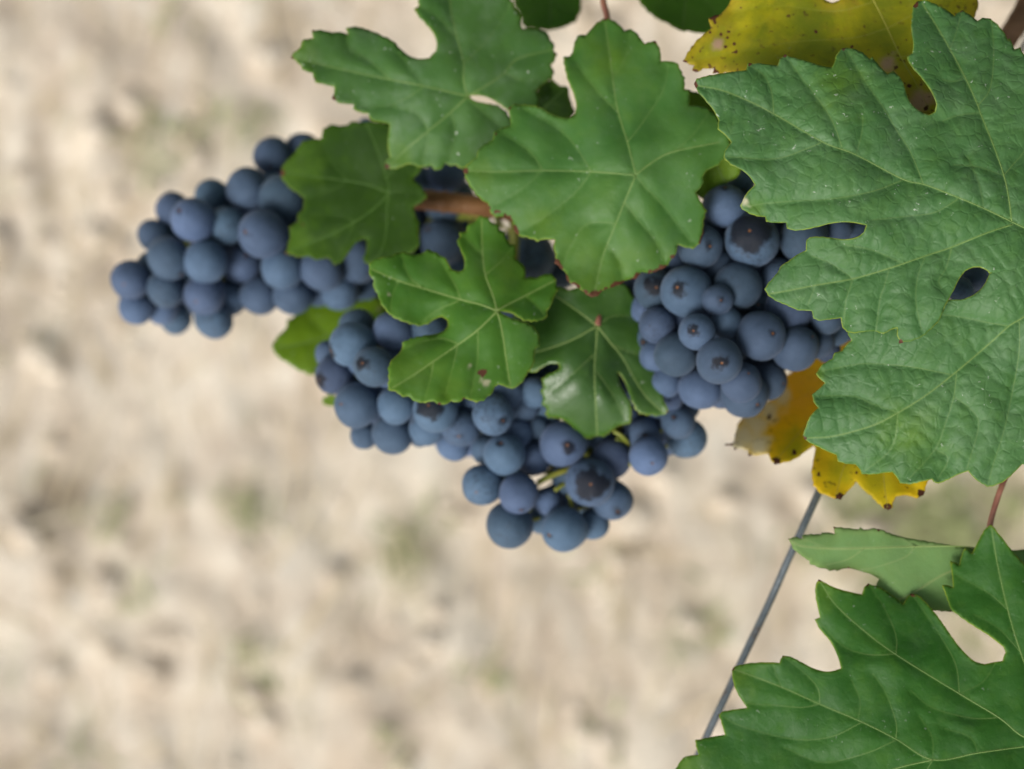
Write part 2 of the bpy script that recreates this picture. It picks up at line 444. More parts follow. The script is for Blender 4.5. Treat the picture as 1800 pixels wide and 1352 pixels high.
def ground_litter():
    # clods
    ico = [(0, 0, 1), (0.894, 0, 0.447), (0.276, 0.851, 0.447), (-0.724, 0.526, 0.447), (-0.724, -0.526, 0.447), (0.276, -0.851, 0.447),
           (0.724, 0.526, -0.447), (-0.276, 0.851, -0.447), (-0.894, 0, -0.447), (-0.276, -0.851, -0.447), (0.724, -0.526, -0.447), (0, 0, -1)]
    fac = [(0, 1, 2), (0, 2, 3), (0, 3, 4), (0, 4, 5), (0, 5, 1), (1, 6, 2), (2, 7, 3), (3, 8, 4), (4, 9, 5), (5, 10, 1),
           (6, 7, 2), (7, 8, 3), (8, 9, 4), (9, 10, 5), (10, 6, 1), (11, 7, 6), (11, 8, 7), (11, 9, 8), (11, 10, 9), (11, 6, 10)]
    V, F = [], []
    for _ in range(1250):
        x, y = random.uniform(-1.2, 1.2), random.uniform(-0.6, 1.4)
        s = 0.004 + 0.022 * random.random() ** 2.6
        z = ground_height(x, y) + 0.15 * s
        rz = random.uniform(0, 6.28)
        k = len(V)
        sx, sy, sz = random.uniform(0.7, 1.2), random.uniform(0.8, 1.6), random.uniform(0.45, 0.8)
        for (a, b, c) in ico:
            j = 1 + random.uniform(-0.22, 0.22)
            a, b, c = a * sx * j, b * sy * j, c * sz * j
            V.append((x + s * (a * math.cos(rz) - b * math.sin(rz)), y + s * (a * math.sin(rz) + b * math.cos(rz)), z + s * c))
        F += [tuple(k + i for i in f) for f in fac]
    mat = simple_mat('soil_clod', (0.52, 0.43, 0.33), (0.70, 0.62, 0.51), 30, 0.95, spec=0.1, bump=0.6, bdist=0.003)
    tag(mesh_obj('soil_clods', V, F, mat, smooth=False), 'loose pale clods and pebbles scattered over the dry soil', 'clods', kind='stuff')
    def blades(n, w, hmin, hmax, lean, spots=None, spread=0.02):
        V, F = [], []
        for i in range(n):
            if spots:
                sx, sy = random.choice(spots)
                x, y = random.gauss(sx, spread), random.gauss(sy, spread)
            else:
                x, y = random.uniform(-1.2, 1.2), random.uniform(-0.6, 1.4)
            z = ground_height(x, y)
            L = random.uniform(hmin, hmax)
            an = random.uniform(0, 6.28) if spots else random.gauss(1.5, 0.6)
            ln = random.uniform(*lean)
            d = Vector((math.cos(an) * math.sin(ln), math.sin(an) * math.sin(ln), math.cos(ln)))
            sd = Vector((-math.sin(an), math.cos(an), 0)) * w * random.uniform(0.6, 1.3)
            p = Vector((x, y, z + 0.002))
            k = len(V)
            for t in (0, 0.5, 1):
                q = p + d * (L * t) - Vector((0, 0, 1)) * (L * 0.25 * t * t if spots else 0)
                f = 1 - 0.8 * t * t
                V += [q - sd * f, q + sd * f]
            F += [(k, k + 1, k + 3, k + 2), (k + 2, k + 3, k + 5, k + 4)]
        return V, F
    V, F = blades(1900, 0.0018, 0.03, 0.15, (1.3, 1.52))
    tag(mesh_obj('dry_straw', V, F, simple_mat('straw', (0.44, 0.34, 0.20), (0.66, 0.58, 0.42), 20, 0.8, spec=0.2)),
        'dry straw lying about on the pale soil', 'straw', kind='stuff')
    def gp(px, py):                               # where the sight line through this spot meets the soil
        d = P(px, py, 1.0) - CAM
        t = -CAM.z / d.z
        q = CAM + d * t
        return (q.x, q.y)
    spots = [gp(*p) for p in [(450, 900), (430, 880), (250, 1050), (440, 1160), (470, 1220), (170, 930), (700, 960), (740, 930), (690, 1000),
                              (1560, 900), (1620, 930), (1680, 900), (1720, 960), (1500, 880), (1230, 1100), (1200, 1120), (260, 240), (290, 290),
                              (470, 220), (370, 225), (140, 1330), (680, 1310), (1050, 1000), (1690, 1110), (300, 30), (850, 1200), (1080, 1270), (60, 620)]]
    spots += [gp(random.gauss(1630, 110), random.gauss(930, 45)) for _ in range(22)]
    V, F = blades(620, 0.0022, 0.015, 0.045, (0.3, 1.3), spots, 0.016)
    tag(mesh_obj('weed_tufts', V, F, simple_mat('weed', (0.26, 0.30, 0.13), (0.36, 0.38, 0.19), 20, 0.7, spec=0.2)),
        'thin green weeds sprouting in patches from the soil', 'weeds', kind='stuff')
ground_litter()

# ------------------------------------------------------------------ leaf builder
def dense_outline(poly, step=4.5):
    """Smooth closed outline that keeps the sharp teeth."""
    p = np.array(poly, float)
    n = len(p)
    out, tang, sharp = [], [], []
    for i in range(n):
        a, b = p[i] - p[i - 1], p[(i + 1) % n] - p[i]
        la, lb = np.hypot(*a) + 1e-9, np.hypot(*b) + 1e-9
        c = np.clip(np.dot(a, b) / (la * lb), -1, 1)
        sharp.append(math.degrees(math.acos(c)) > 27)
        tang.append((a / la + b / lb) / (np.hypot(*(a / la + b / lb)) + 1e-9))
    for i in range(n):
        j = (i + 1) % n
        ch = p[j] - p[i]
        L = np.hypot(*ch)
        u = ch / (L + 1e-9)
        t0 = (u * 0.9 if sharp[i] else tang[i]) * L
        t1 = (u * 0.9 if sharp[j] else tang[j]) * L
        m = max(1, int(round(L / step)))
        nrm = np.array([u[1], -u[0]])
        for k in range(m):
            t = k / m
            q = (2 * t ** 3 - 3 * t * t + 1) * p[i] + (t ** 3 - 2 * t * t + t) * t0 + (-2 * t ** 3 + 3 * t * t) * p[j] + (t ** 3 - t * t) * t1
            q = q + nrm * (0.05 * L * math.sin(math.pi * t) if (sharp[i] and sharp[j] and 14 < L < 70) else 0)
            out.append(q)
    return np.array(out)

def inside(poly, q):
    x, y = q[:, 0], q[:, 1]
    r = np.zeros(len(q), bool)
    n = len(poly)
    for i in range(n):
        x1, y1 = poly[i]
        x2, y2 = poly[(i + 1) % n]
        c = ((y1 > y) != (y2 > y))
        if c.any():
            xi = x1 + (y - y1) * (x2 - x1) / (y2 - y1 + 1e-12)
            r ^= c & (x < xi)
    return r

def seg_dist(q, a, b):
    """Distance of points q to segments a-b: (min distance, index of segment, parameter)."""
    best = np.full(len(q), 1e9)
    idx = np.zeros(len(q), int)
    par = np.zeros(len(q))
    for s in range(0, len(q), 2000):
        qq = q[s:s + 2000]
        ab = b - a
        L2 = (ab ** 2).sum(1) + 1e-9
        t = ((qq[:, None, :] - a[None]) * ab[None]).sum(2) / L2[None]
        t = np.clip(t, 0, 1)
        d = np.hypot(*np.moveaxis(qq[:, None, :] - (a[None] + t[..., None] * ab[None]), 2, 0))
        k = d.argmin(1)
        r = np.arange(len(qq))
        best[s:s + 2000], idx[s:s + 2000], par[s:s + 2000] = d[r, k], k, t[r, k]
    return best, idx, par

def rbf(anchors):
    a = np.array(anchors, float)
    xy, d = a[:, :2] / 400.0, a[:, 2]
    n = len(a)
    def phi(r):
        return np.where(r > 1e-9, r * r * np.log(np.maximum(r, 1e-9)), 0.0)
    K = phi(np.hypot(*np.moveaxis(xy[:, None] - xy[None], 2, 0)))
    K = K + np.eye(n) * 1e-6
    Q = np.hstack([np.ones((n, 1)), xy])
    A = np.vstack([np.hstack([K, Q]), np.hstack([Q.T, np.zeros((3, 3))])])
    w = np.linalg.lstsq(A, np.concatenate([d, np.zeros(3)]), rcond=None)[0]
    def f(q):
        z = q / 400.0
        return phi(np.hypot(*np.moveaxis(z[:, None] - xy[None], 2, 0))) @ w[:n] + w[n] + z @ w[n + 1:]
    return f

def serrate(out, amp, seed):
    """Fine uneven teeth along the convex stretches of a margin."""
    n = len(out)
    a2 = np.sum(out[:, 0] * np.roll(out[:, 1], -1) - np.roll(out[:, 0], -1) * out[:, 1])
    t = np.roll(out, -3, axis=0) - np.roll(out, 3, axis=0)
    nrm = np.stack([t[:, 1], -t[:, 0]], 1) / (np.hypot(*t.T)[:, None] + 1e-9) * (1 if a2 > 0 else -1)
    wide = np.roll(out, -9, axis=0) + np.roll(out, 9, axis=0) - 2 * out
    conv = np.clip(-(wide * nrm).sum(1) / 12 + 0.6, 0, 1)
    s = np.concatenate([[0], np.cumsum(np.hypot(*np.diff(out, axis=0).T))])
    ph = s / 15.0 + np.array([0.9 * noise.noise(Vector((v / 37.0, seed, 0.5))) for v in s])
    saw = (ph - np.floor(ph))
    saw = np.where(saw < 0.75, saw / 0.75, (1 - saw) / 0.25)
    k = np.array([0.5 + 0.8 * abs(noise.noise(Vector((v / 25.0, seed, 4.5)))) for v in s])
    return out + nrm * (amp * (saw - 0.4) * conv * k)[:, None]

def make_patch(outline, veins, depth, step, bulge, quilt, wave, seed, noedge=None, rung=26.0, teeth=3.0, curl=0.0012):
    out = serrate(dense_outline(outline, 3.2), teeth, seed)
    # veins: dense polylines clipped to the blade
    vpaths = []
    for order, ctrl in veins:
        d = np.array(smooth_path(ctrl, 8))
        L = np.concatenate([[0], np.cumsum(np.hypot(*np.diff(d, axis=0).T))])
        m = max(2, int(L[-1] / (step * 1.15)))
        s = np.linspace(0, L[-1], m)
        d = np.stack([np.interp(s, L, d[:, 0]), np.interp(s, L, d[:, 1])], 1)
        ok = inside(out, d)
        if ok.any():
            lo, hi = np.argmax(ok), len(ok) - np.argmax(ok[::-1])
            run = d[lo:hi]
            if len(run) >= 2:
                vpaths.append((order, run))
    oa, ob = out, np.roll(out, -1, axis=0)
    if noedge is not None:
        mid = (oa + ob) / 2
        keep = ~((mid[:, 0] > noedge[0]) & (mid[:, 1] > noedge[1]) & (mid[:, 0] < noedge[2]) & (mid[:, 1] < noedge[3]))
        ea, eb = oa[keep], ob[keep]
    else:
        ea, eb = oa, ob
    va = np.concatenate([p[:-1] for _, p in vpaths])
    vb = np.concatenate([p[1:] for _, p in vpaths])
    cum = np.concatenate([np.concatenate([[0], np.cumsum(np.hypot(*np.diff(p, axis=0).T))])[:-1] + 37.0 * i for i, (_, p) in enumerate(vpaths)])
    lo, hi = out.min(0), out.max(0)
    xs = np.arange(lo[0], hi[0], step)
    ys = np.arange(lo[1], hi[1], step * 0.87)
    gx, gy = np.meshgrid(xs, ys)
    gx = gx + (np.arange(len(ys)) % 2 * step / 2)[:, None]
    r = np.random.default_rng(seed)
    g = np.stack([gx.ravel(), gy.ravel()], 1) + r.uniform(-0.15, 0.15, (gx.size, 2)) * step
    g = g[inside(out, g)]
    de, _, _ = seg_dist(g, oa, ob)
    g = g[de > step * 0.55]
    dv, _, _ = seg_dist(g, va, vb)
    g = g[dv > step * 0.5]
    allv = [out]
    edges = [(i, (i + 1) % len(out)) for i in range(len(out))]
    n = len(out)
    for _, p in vpaths:
        k = [i for i in range(len(p))]
        allv.append(p)
        edges += [(n + i, n + i + 1) for i in range(len(p) - 1)]
        n += len(p)
    allv.append(g)
    q = np.concatenate(allv)
    res = delaunay_2d_cdt([Vector((x, -y)) for x, y in q], edges, [], 0, 1e-4)
    v2 = np.array([(v.x, -v.y) for v in res[0]])
    fc = np.array([f for f in res[2] if len(f) == 3])
    fc = fc[inside(out, v2[fc].mean(1))]
    used = np.unique(fc)
    remap = np.full(len(v2), -1)
    remap[used] = np.arange(len(used))
    v2, fc = v2[used], remap[fc]
    # attributes
    dE, _, _ = seg_dist(v2, ea, eb)
    m1 = np.concatenate([np.full(len(p) - 1, o_ == 1) for o_, p in vpaths])
    dM, _, _ = seg_dist(v2, va[m1], vb[m1])
    dV, iV, tV = seg_dist(v2, va, vb)
    sV = cum[iV] + tV * np.hypot(*(vb - va)[iV].T)
    side = np.sign(np.cross((vb - va)[iV], v2 - va[iV]))
    nz = np.array([noise.noise(Vector((x / 55, y / 55, seed * 3.1))) for x, y in v2])
    nz2 = np.array([noise.noise(Vector((x / 130, y / 130, seed * 1.7 + 5))) for x, y in v2])
    nz3 = np.array([noise.noise(Vector((x / 17, y / 17, seed * 2.3 + 9))) for x, y in v2])
    ph = sV / rung + 0.55 * nz + 0.3 * side + 0.35 * dV / rung + 0.12 * nz3
    fr = ph - np.floor(ph)
    dT = np.minimum(fr, 1 - fr) * rung
    dT = np.where(dV < 3, 20, dT)
    def shape(q2, dVv, dTt, n1, n2, dEe):
        base = depth(q2)
        z = base - bulge * (1 - np.exp(-dVv / 16.0))                       # blade swells between the veins
        cell = np.minimum(1.0, dVv / 12.0) * (1 - np.exp(-dTt / 4.0))
        z = z - quilt * cell * (0.75 + 0.5 * n1)
        z = z + wave * n2 + wave * 0.35 * n1
        e = np.exp(-np.maximum(dEe, 0) / 16.0)
        z = z + curl * e * (0.45 + 1.3 * n2 + 0.8 * n1)                     # margins roll and ripple
        return z
    z = shape(v2, dV, dT, nz, nz2, dE)
    co = Parr(v2, z)
    # raised main veins
    VV, VF = [], []
    for order, p in vpaths:
        if order == 3:
            continue
        n1 = np.array([noise.noise(Vector((x / 55, y / 55, seed * 3.1))) for x, y in p])
        n2 = np.array([noise.noise(Vector((x / 130, y / 130, seed * 1.7 + 5))) for x, y in p])
        zz = shape(p, np.zeros(len(p)), np.full(len(p), 20.0), n1, n2, seg_dist(p, ea, eb)[0]) + (0.00002 if order == 1 else 0.00006)
        c3 = Parr(p, zz)
        t = np.linspace(0, 1, len(p))
        r0, r1 = ((0.00021, 0.00006) if order == 1 else (0.00010, 0.00004))
        a, b = tube_data([Vector(c) for c in c3], list(r0 + (r1 - r0) * t), 6, len(VV))
        VV += a
        VF += b
    return dict(px=v2, co=co, f=fc, edge=dE, vein=dM, fine=dV, tert=dT, VV=VV, VF=VF)

def make_leaf(label, patches, mat, vein_mat=M_VEIN, blotches=(), bulge=0.0006, quilt=0.0002, wave=0.0012, step=6.0, seed=1, petiole=None, petiole_mat=None, petiole_r=0.0011):
    """patches: [(outline, veins, depth function or anchors, extra kwargs)]. Blade = the leaf mesh, veins and petiole = sub-parts."""
    CO, FC, A, VV, VF = [], [], dict(edge=[], vein=[], fine=[], tert=[], px=[]), [], []
    n = 0
    for outline, veins, anchors, kw in patches:
        dep = anchors if callable(anchors) else rbf(anchors)
        d = make_patch(outline, veins, dep, step, bulge, quilt, wave, seed, **kw)
        CO.append(d['co'])
        FC.append(d['f'] + n)
        n += len(d['co'])
        for k in A:
            A[k].append(d[k])
        k0 = len(VV)
        VV += d['VV']
        VF += [tuple(i + k0 for i in f) for f in d['VF']]
    CO, FC = np.concatenate(CO), np.concatenate(FC)
    A = {k: np.concatenate(v) for k, v in A.items()}
    o = mesh_obj('leaf', CO, [tuple(int(i) for i in f) for f in FC], mat, VINE)
    me = o.data
    bl = {'brown': np.zeros(len(CO)), 'lime': np.zeros(len(CO)), 'pale': np.zeros(len(CO))}
    for kind, x, y, r in blotches:
        near = np.nonzero(np.hypot(A['px'][:, 0] - x, A['px'][:, 1] - y) < 2.6 * r)[0]
        if not len(near):
            continue
        q = A['px'][near]
        wob = np.array([noise.noise(Vector((a_ / r * 1.6, b_ / r * 1.6, x * 0.1))) + 0.5 * noise.noise(Vector((a_ / r * 4, b_ / r * 4, y * 0.1))) for a_, b_ in q])
        dd = np.hypot(q[:, 0] - x, q[:, 1] - y) * (1 + 0.55 * wob)
        if kind == 'lime':
            v = 0.8 * np.exp(-1.6 * (dd / (1.25 * r)) ** 2)
        else:
            s_ = np.clip(1.35 * (1 - dd / r), 0, 1)
            v = s_ * s_ * (3 - 2 * s_)
        bl[kind][near] = np.maximum(bl[kind][near], v)
    for k in ('edge', 'vein', 'fine', 'tert'):
        bl[k] = A[k]
    for k, v in bl.items():
        at = me.attributes.new(k, 'FLOAT', 'POINT')
        at.data.foreach_set('value', np.ascontiguousarray(v, dtype=np.float32))
    sol = o.modifiers.new('thickness', 'SOLIDIFY')
    sol.thickness, sol.offset = 0.00026, -1.0
    if label:
        o['label'] = label
    if VV:
        mesh_obj('vein_network', VV, VF, vein_mat, o)
    if petiole:
        path = smooth_path([P(*p) for p in petiole], 8)
        a, b = tube_data(path, petiole_r, 10)
        mesh_obj('petiole', a, b, petiole_mat or M_PETIOLE_G, o)
    return o

VINE = bpy.data.objects.new('grapevine', None)
VINE.location = (0.95, 0.22, 0.0)
link(VINE)
tag(VINE, 'leafy grapevine with green and yellowing lobed leaves on brown canes', 'grapevine')

# ------------------------------------------------------------------ canes and trunk
def cane(name, ctrl, radii, mat, label=None):
    path = smooth_path([tuple(P(*p)) if len(p) == 3 else p[1] for p in ctrl], 10)
    n = len(path)
    rr = np.interp(np.linspace(0, 1, n), np.linspace(0, 1, len(radii)), radii)
    rr = [r * (1 + 0.02 * math.sin(i * 1.7) + (0.10 if i % 29 == 27 else 0)) for i, r in enumerate(rr)]
    a, b = tube_data(path, rr, 14)
    o = mesh_obj(name, a, b, mat, VINE)
    if label:
        o['label'] = label
    return o

T0 = VINE.location
cane('trunk', [('w', (T0.x, T0.y, -0.04)), ('w', (T0.x + 0.03, T0.y + 0.02, 0.3)), ('w', (T0.x - 0.02, T0.y - 0.01, 0.6)), ('w', (T0.x - 0.05, T0.y - 0.03, 0.88)), ('w', (T0.x - 0.12, T0.y - 0.04, 1.04))],
     [0.034, 0.027, 0.024, 0.022, 0.016], M_BARK)
cane('cane', [(560, 322, 0.535), (640, 340, 0.532), (735, 350, 0.530), (800, 357, 0.530), (870, 366, 0.532), (980, 385, 0.545), (1150, 400, 0.555), (1400, 380, 0.56), (1700, 340, 0.56), (2100, 330, 0.56), ('w', (T0.x - 0.12, T0.y - 0.04, 1.04))],
     [0.0032, 0.0037, 0.0038, 0.0038, 0.0039, 0.004, 0.0045, 0.006, 0.009, 0.013], M_CANE, 'smooth orange brown cane running behind the leaves')
cane('cane', [(1700, 180, 0.52), (1760, 85, 0.52), (1795, 30, 0.52), (1850, -60, 0.525), (2000, -200, 0.54), (2400, -100, 0.55), ('w', (T0.x - 0.12, T0.y - 0.04, 1.04))],
     [0.0034, 0.0038, 0.0040, 0.0042, 0.005, 0.008, 0.012], M_CANE_DARK, 'brown cane rising beside the big quilted leaf')

# ------------------------------------------------------------------ leaves
z1 = lambda f: Z(180, 180, 3, f)
z2 = lambda f: Z(500, 0, 3, f)
z3 = lambda f: Z(460, 360, 3, f)
z4 = lambda f: Z(780, 560, 3, f)
z5 = lambda f: Z(880, 180, 3, f)
z6 = lambda f: Z(1200, 0, 3, f)
z7 = lambda f: Z(1200, 430, 3, f)
z8 = lambda f: Z(1200, 850, 2.6933, f)

# --- big quilted leaf at the right
big_a = z6([60,440, 75,415, 130,400, 200,388, 270,378, 335,370, 345,335, 400,333, 450,340, 500,345, 515,310, 540,288, 570,300, 620,312, 680,330, 740,348, 785,355,
            800,330, 810,290, 835,260, 865,250, 900,258, 945,275, 985,310, 1000,300, 1040,350, 1080,390, 1110,375, 1140,400, 1165,440, 1180,490, 1205,545, 1250,585,
            1300,605, 1330,590, 1338,550, 1325,510, 1290,450, 1250,400, 1200,340, 1182,300, 1210,280, 1215,230, 1205,140, 1210,80, 1215,30, 1240,5, 1275,0, 1330,20, 1380,45,
            1435,85, 1445,70, 1475,55, 1510,75, 1555,110, 1580,95, 1625,100, 1660,130, 1690,165, 1715,210, 1725,200, 1740,235, 1750,260, 1780,250, 1800,290, 1850,340,
            1900,420, 1990,470, 2080,560, 2150,700, 2160,900, 2150,1150, 2120,1350])
big_a += z7([1620,152, 1600,135, 1570,120, 1530,122, 1490,140, 1460,180, 1430,240, 1405,285, 1390,310, 1375,350, 1362,380, 1345,410, 1310,445, 1270,480, 1230,500, 1190,512,
             1150,512, 1130,480, 1130,440, 1100,450, 1060,472, 1015,458, 960,460, 900,467, 865,460, 845,440, 835,388, 780,395, 715,400, 690,390, 680,350, 640,348, 605,345,
             560,325, 500,300, 450,265, 432,235, 450,205, 490,160, 520,110, 560,85, 600,55, 650,30])
big_a += z6([655,1265, 670,1250, 720,1248, 790,1255, 860,1262, 920,1250, 955,1225, 968,1188, 920,1178, 850,1172, 780,1180, 700,1200, 640,1212, 580,1215, 550,1205, 545,1175,
             490,1175, 440,1170, 435,1145, 390,1140, 350,1125, 315,1105, 305,1085, 320,1050, 345,1010, 380,975, 350,930, 300,890, 250,865, 215,830, 225,790, 255,750, 225,715,
             185,680, 190,635, 160,580, 120,530, 80,480])
big_av = [(1, z6([2080,1390, 1850,1230, 1735,1170, 1590,1100, 1460,1045, 1280,975, 1160,945, 910,815, 740,750, 480,600, 330,525, 200,475, 80,452])),
          (1, z6([1735,1165, 1720,1050, 1695,930, 1640,770, 1575,610, 1550,540, 1490,410, 1410,260, 1340,140, 1265,20])),
          (1, z6([1735,1185, 1600,1230, 1415,1305, 1280,1350, 1090,1415, 900,1470, 700,1505, 520,1540, 445,1552])),
          (2, z6([1270,970, 1200,800, 1130,690, 1060,570, 970,440, 870,270])),
          (2, z6([840,775, 790,640, 720,530, 620,400, 545,298])),
          (2, z6([480,595, 470,490, 430,400, 350,342])),
          (2, z6([740,750, 640,790, 530,830, 420,840, 230,825])),
          (2, z6([1160,950, 1000,1010, 780,1050, 600,1060, 430,1075, 320,1095])),
          (3, z6([915,815, 945,700, 950,620])),
          (2, z6([1690,930, 1740,870, 1800,800, 1900,640])),
          (2, z6([1555,560, 1620,470, 1640,300, 1630,110])),
          (3, z6([1575,595, 1450,610, 1370,640])),
          (3, z6([1490,410, 1430,430, 1370,420])),
          (3, z6([1410,260, 1440,180, 1470,70])),
          (3, z6([1695,930, 1560,880, 1430,870])),
          (2, z6([1455,1050, 1330,1120, 1190,1140, 1000,1160])),
          (3, z6([1590,1100, 1560,960, 1500,820])),
          (2, z7([1420,14, 1390,120, 1350,190, 1365,230])),
          (3, z7([1090,125, 1060,230, 1040,290, 1020,450])),
          (3, z7([900,180, 860,300, 850,430])),
          (3, z7([700,215, 660,320])),
          (3, z7([1280,62, 1240,170, 1230,300, 1260,450])),
          (3, z7([1150,95, 1000,30, 850,0])),
          (3, z7([900,180, 780,100, 680,60]))]
big_b = pts([1746,458, 1907,426, 1935,560, 1925,700, 1900,790, 1840,815]) + z7([1790,1160, 1740,1210, 1700,1245, 1650,1270, 1610,1278, 1560,1250, 1530,1225, 1505,1195, 1450,1215, 1400,1240,
            1350,1260, 1325,1250, 1315,1238, 1260,1250, 1200,1262, 1145,1258, 1130,1230, 1105,1200, 1060,1205, 1000,1212, 945,1210, 930,1180, 910,1160, 860,1155, 820,1145, 810,1110, 760,1090,
            720,1070, 680,1050, 645,1030, 635,1010, 650,960, 670,910, 715,860, 690,825, 685,790, 710,770, 750,730, 720,705, 705,680, 730,640, 790,600, 800,570, 840,560, 890,505, 870,470,
            880,445, 1000,420, 1130,400, 1280,390, 1370,340, 1400,295, 1430,289, 1470,290, 1510,276, 1545,256, 1590,210])
big_bv = [(1, z7([2050,150, 1900,290, 1800,380, 1720,430, 1620,520, 1450,665, 1290,790, 1130,890, 1000,955, 800,1010, 660,1020])),
          (2, z7([1720,430, 1600,410, 1480,385, 1370,370])),
          (2, z7([1410,685, 1200,645, 970,628, 820,650, 730,670])),
          (2, z7([1445,670, 1430,800, 1390,930, 1330,1080, 1180,1250])),
          (2, z7([1775,400, 1770,600, 1700,960, 1640,1150, 1610,1270])),
          (2, z7([1135,890, 1120,1020, 1080,1100, 960,1195])),
          (3, z7([1130,885, 1000,840, 900,800, 700,800])),
          (3, z7([1430,800, 1530,880, 1560,960, 1500,1180])),
          (3, z7([1330,1080, 1400,1130, 1340,1245]))]
dep_big = rbf([(1222, 150, 0.438), (1345, 505, 0.436), (1610, 10, 0.445), (1778, 390, 0.424), (1500, 280, 0.430), (1900, 300, 0.428), (1560, 600, 0.430), (1700, 800, 0.430), (1415, 770, 0.440), (1900, 700, 0.428)])
def dep_big_b(q):
    t = np.clip((1790 - q[:, 0]) / 160, 0, 1)
    u = np.clip((760 - q[:, 1]) / 200, 0, 1)
    return dep_big(q) + 0.0005 + 0.0045 * t * t * (3 - 2 * t) * (0.35 + 0.65 * u)
big_leaf = make_leaf('big quilted green leaf in sharp focus with deep notches and a gap between lobes',
          [(big_a, big_av, dep_big, dict(noedge=(1742, 440, 2400, 500), teeth=1.6)), (big_b, big_bv, dep_big_b, dict(noedge=(1742, 440, 2400, 500), teeth=1.6))],
          M_BIG, bulge=0.0011, quilt=0.00060, wave=0.0027, step=4.6, seed=3,
          blotches=[('brown', 1220, 150, 9), ('brown', 1483, 84, 7), ('brown', 1379, 97, 6), ('brown', 1608, 6, 10), ('brown', 1413, 770, 7), ('brown', 1584, 600, 5), ('brown', 1318, 112, 4),
                    ('brown', 1691, 20, 5), ('brown', 1741, 33, 4), ('pale', 1310, 354, 11), ('lime', 1480, 150, 40), ('lime', 1325, 370, 16), ('lime', 1440, 660, 12), ('lime', 1590, 760, 50)],
          petiole=[(1893, 462, 0.4275), (1960, 480, 0.445), (2060, 420, 0.50), (2150, 340, 0.555)])

# --- lower right leaf with its upper lobe
low = z8([-60,1420, 0,1300, 30,1288, 75,1285, 65,1250, 58,1215, 110,1205, 160,1195, 200,1190, 185,1140, 170,1095, 185,1080, 240,1070, 305,1062, 270,1010, 245,960, 235,910, 232,885, 245,865,
          290,855, 350,848, 420,848, 460,850, 475,815, 520,825, 570,850, 620,875, 680,890, 720,885, 750,875, 735,820, 700,750, 650,690, 625,645, 650,635, 640,590, 630,530, 632,480, 645,455,
          690,480, 740,500, 800,515, 850,525, 860,490, 880,475, 930,490, 980,520, 1045,570, 1060,540, 1080,522, 1110,525, 1150,560, 1200,620, 1250,690, 1300,760, 1340,805, 1380,840, 1430,855,
          1480,845, 1515,840, 1530,800, 1520,775, 1450,720, 1370,670, 1300,620, 1270,595, 1250,540, 1228,480, 1280,490, 1275,430, 1265,365, 1310,385, 1335,305, 1370,330, 1400,270, 1430,215,
          1460,195, 1490,230, 1530,280, 1570,330, 1616,380, 1660,440, 1750,560, 1820,700, 1900,900, 1950,1100, 1950,1400, 1800,1600, 1200,1700, 400,1650])
lowv = [(1, z8([1760,1225, 1616,1245, 1400,1275, 1185,1308, 1010,1210, 850,1130, 650,1045, 470,965, 300,900, 245,880])),
        (1, z8([1760,1225, 1616,1200, 1500,1110, 1310,995, 1010,810, 850,690, 720,570, 655,470])),
        (1, z8([1760,1225, 1680,1000, 1600,800, 1540,600, 1490,380, 1462,210])),
        (1, z8([1185,1308, 1020,1346, 800,1420, 500,1500])),
        (2, z8([1185,1308, 1150,1370, 1100,1500])),
        (2, z8([1010,810, 1010,720, 960,600, 885,480])), (2, z8([1310,990, 1290,850, 1200,690, 1090,530])), (2, z8([1010,808, 880,810, 760,770, 640,650])),
        (2, z8([650,1045, 640,970, 580,900, 480,820])), (3, z8([830,1120, 840,1030, 800,930])), (2, z8([1010,1205, 1010,1130, 960,990, 900,900])),
        (3, z8([470,965, 440,900, 430,860])), (2, z8([650,1045, 560,1060, 440,1050, 310,1040, 240,1000])), (2, z8([850,1130, 700,1200, 520,1210, 280,1150, 180,1095])),
        (2, z8([1010,1215, 860,1280, 660,1320, 480,1250])), (3, z8([1185,1300, 1180,1200, 1120,1100])), (2, z8([1540,600, 1450,520, 1290,430])), (2, z8([1600,800, 1500,690, 1380,620])), (3, z8([1310,995, 1420,940, 1480,850])),
        (2, z8([1500,1110, 1360,1110, 1180,1060, 1080,980])), (3, z8([1400,1275, 1360,1200, 1240,1160]))]
low_leaf = make_leaf('large smooth deep green leaf filling the lower corner, its upper lobe raised',
          [(low, lowv, [(1290, 1165, 0.452), (1638, 1337, 0.440), (1440, 1020, 0.450), (1743, 925, 0.447), (1690, 1040, 0.4500), (1670, 1010, 0.4505), (1740, 1140, 0.446), (1850, 1250, 0.440), (1200, 1340, 0.452), (1600, 1180, 0.444), (1600, 1045, 0.4512), (1540, 1030, 0.4512)], dict(teeth=1.6))],
          M_DEEP, bulge=0.0007, quilt=0.00016, wave=0.0024, step=5.0, seed=11,
          blotches=[('brown', 1288, 1176, 5), ('brown', 1440, 1020, 6), ('brown', 1604, 1045, 6), ('brown', 1526, 1027, 4), ('brown', 1264, 1257, 4), ('brown', 1376, 1153, 4), ('lime', 1300, 1190, 30), ('lime', 1445, 1040, 30), ('lime', 1210, 1345, 35)],
          petiole=[(1853, 1305, 0.441), (1960, 1320, 0.47), (2150, 1100, 0.55), (2250, 700, 0.57)])

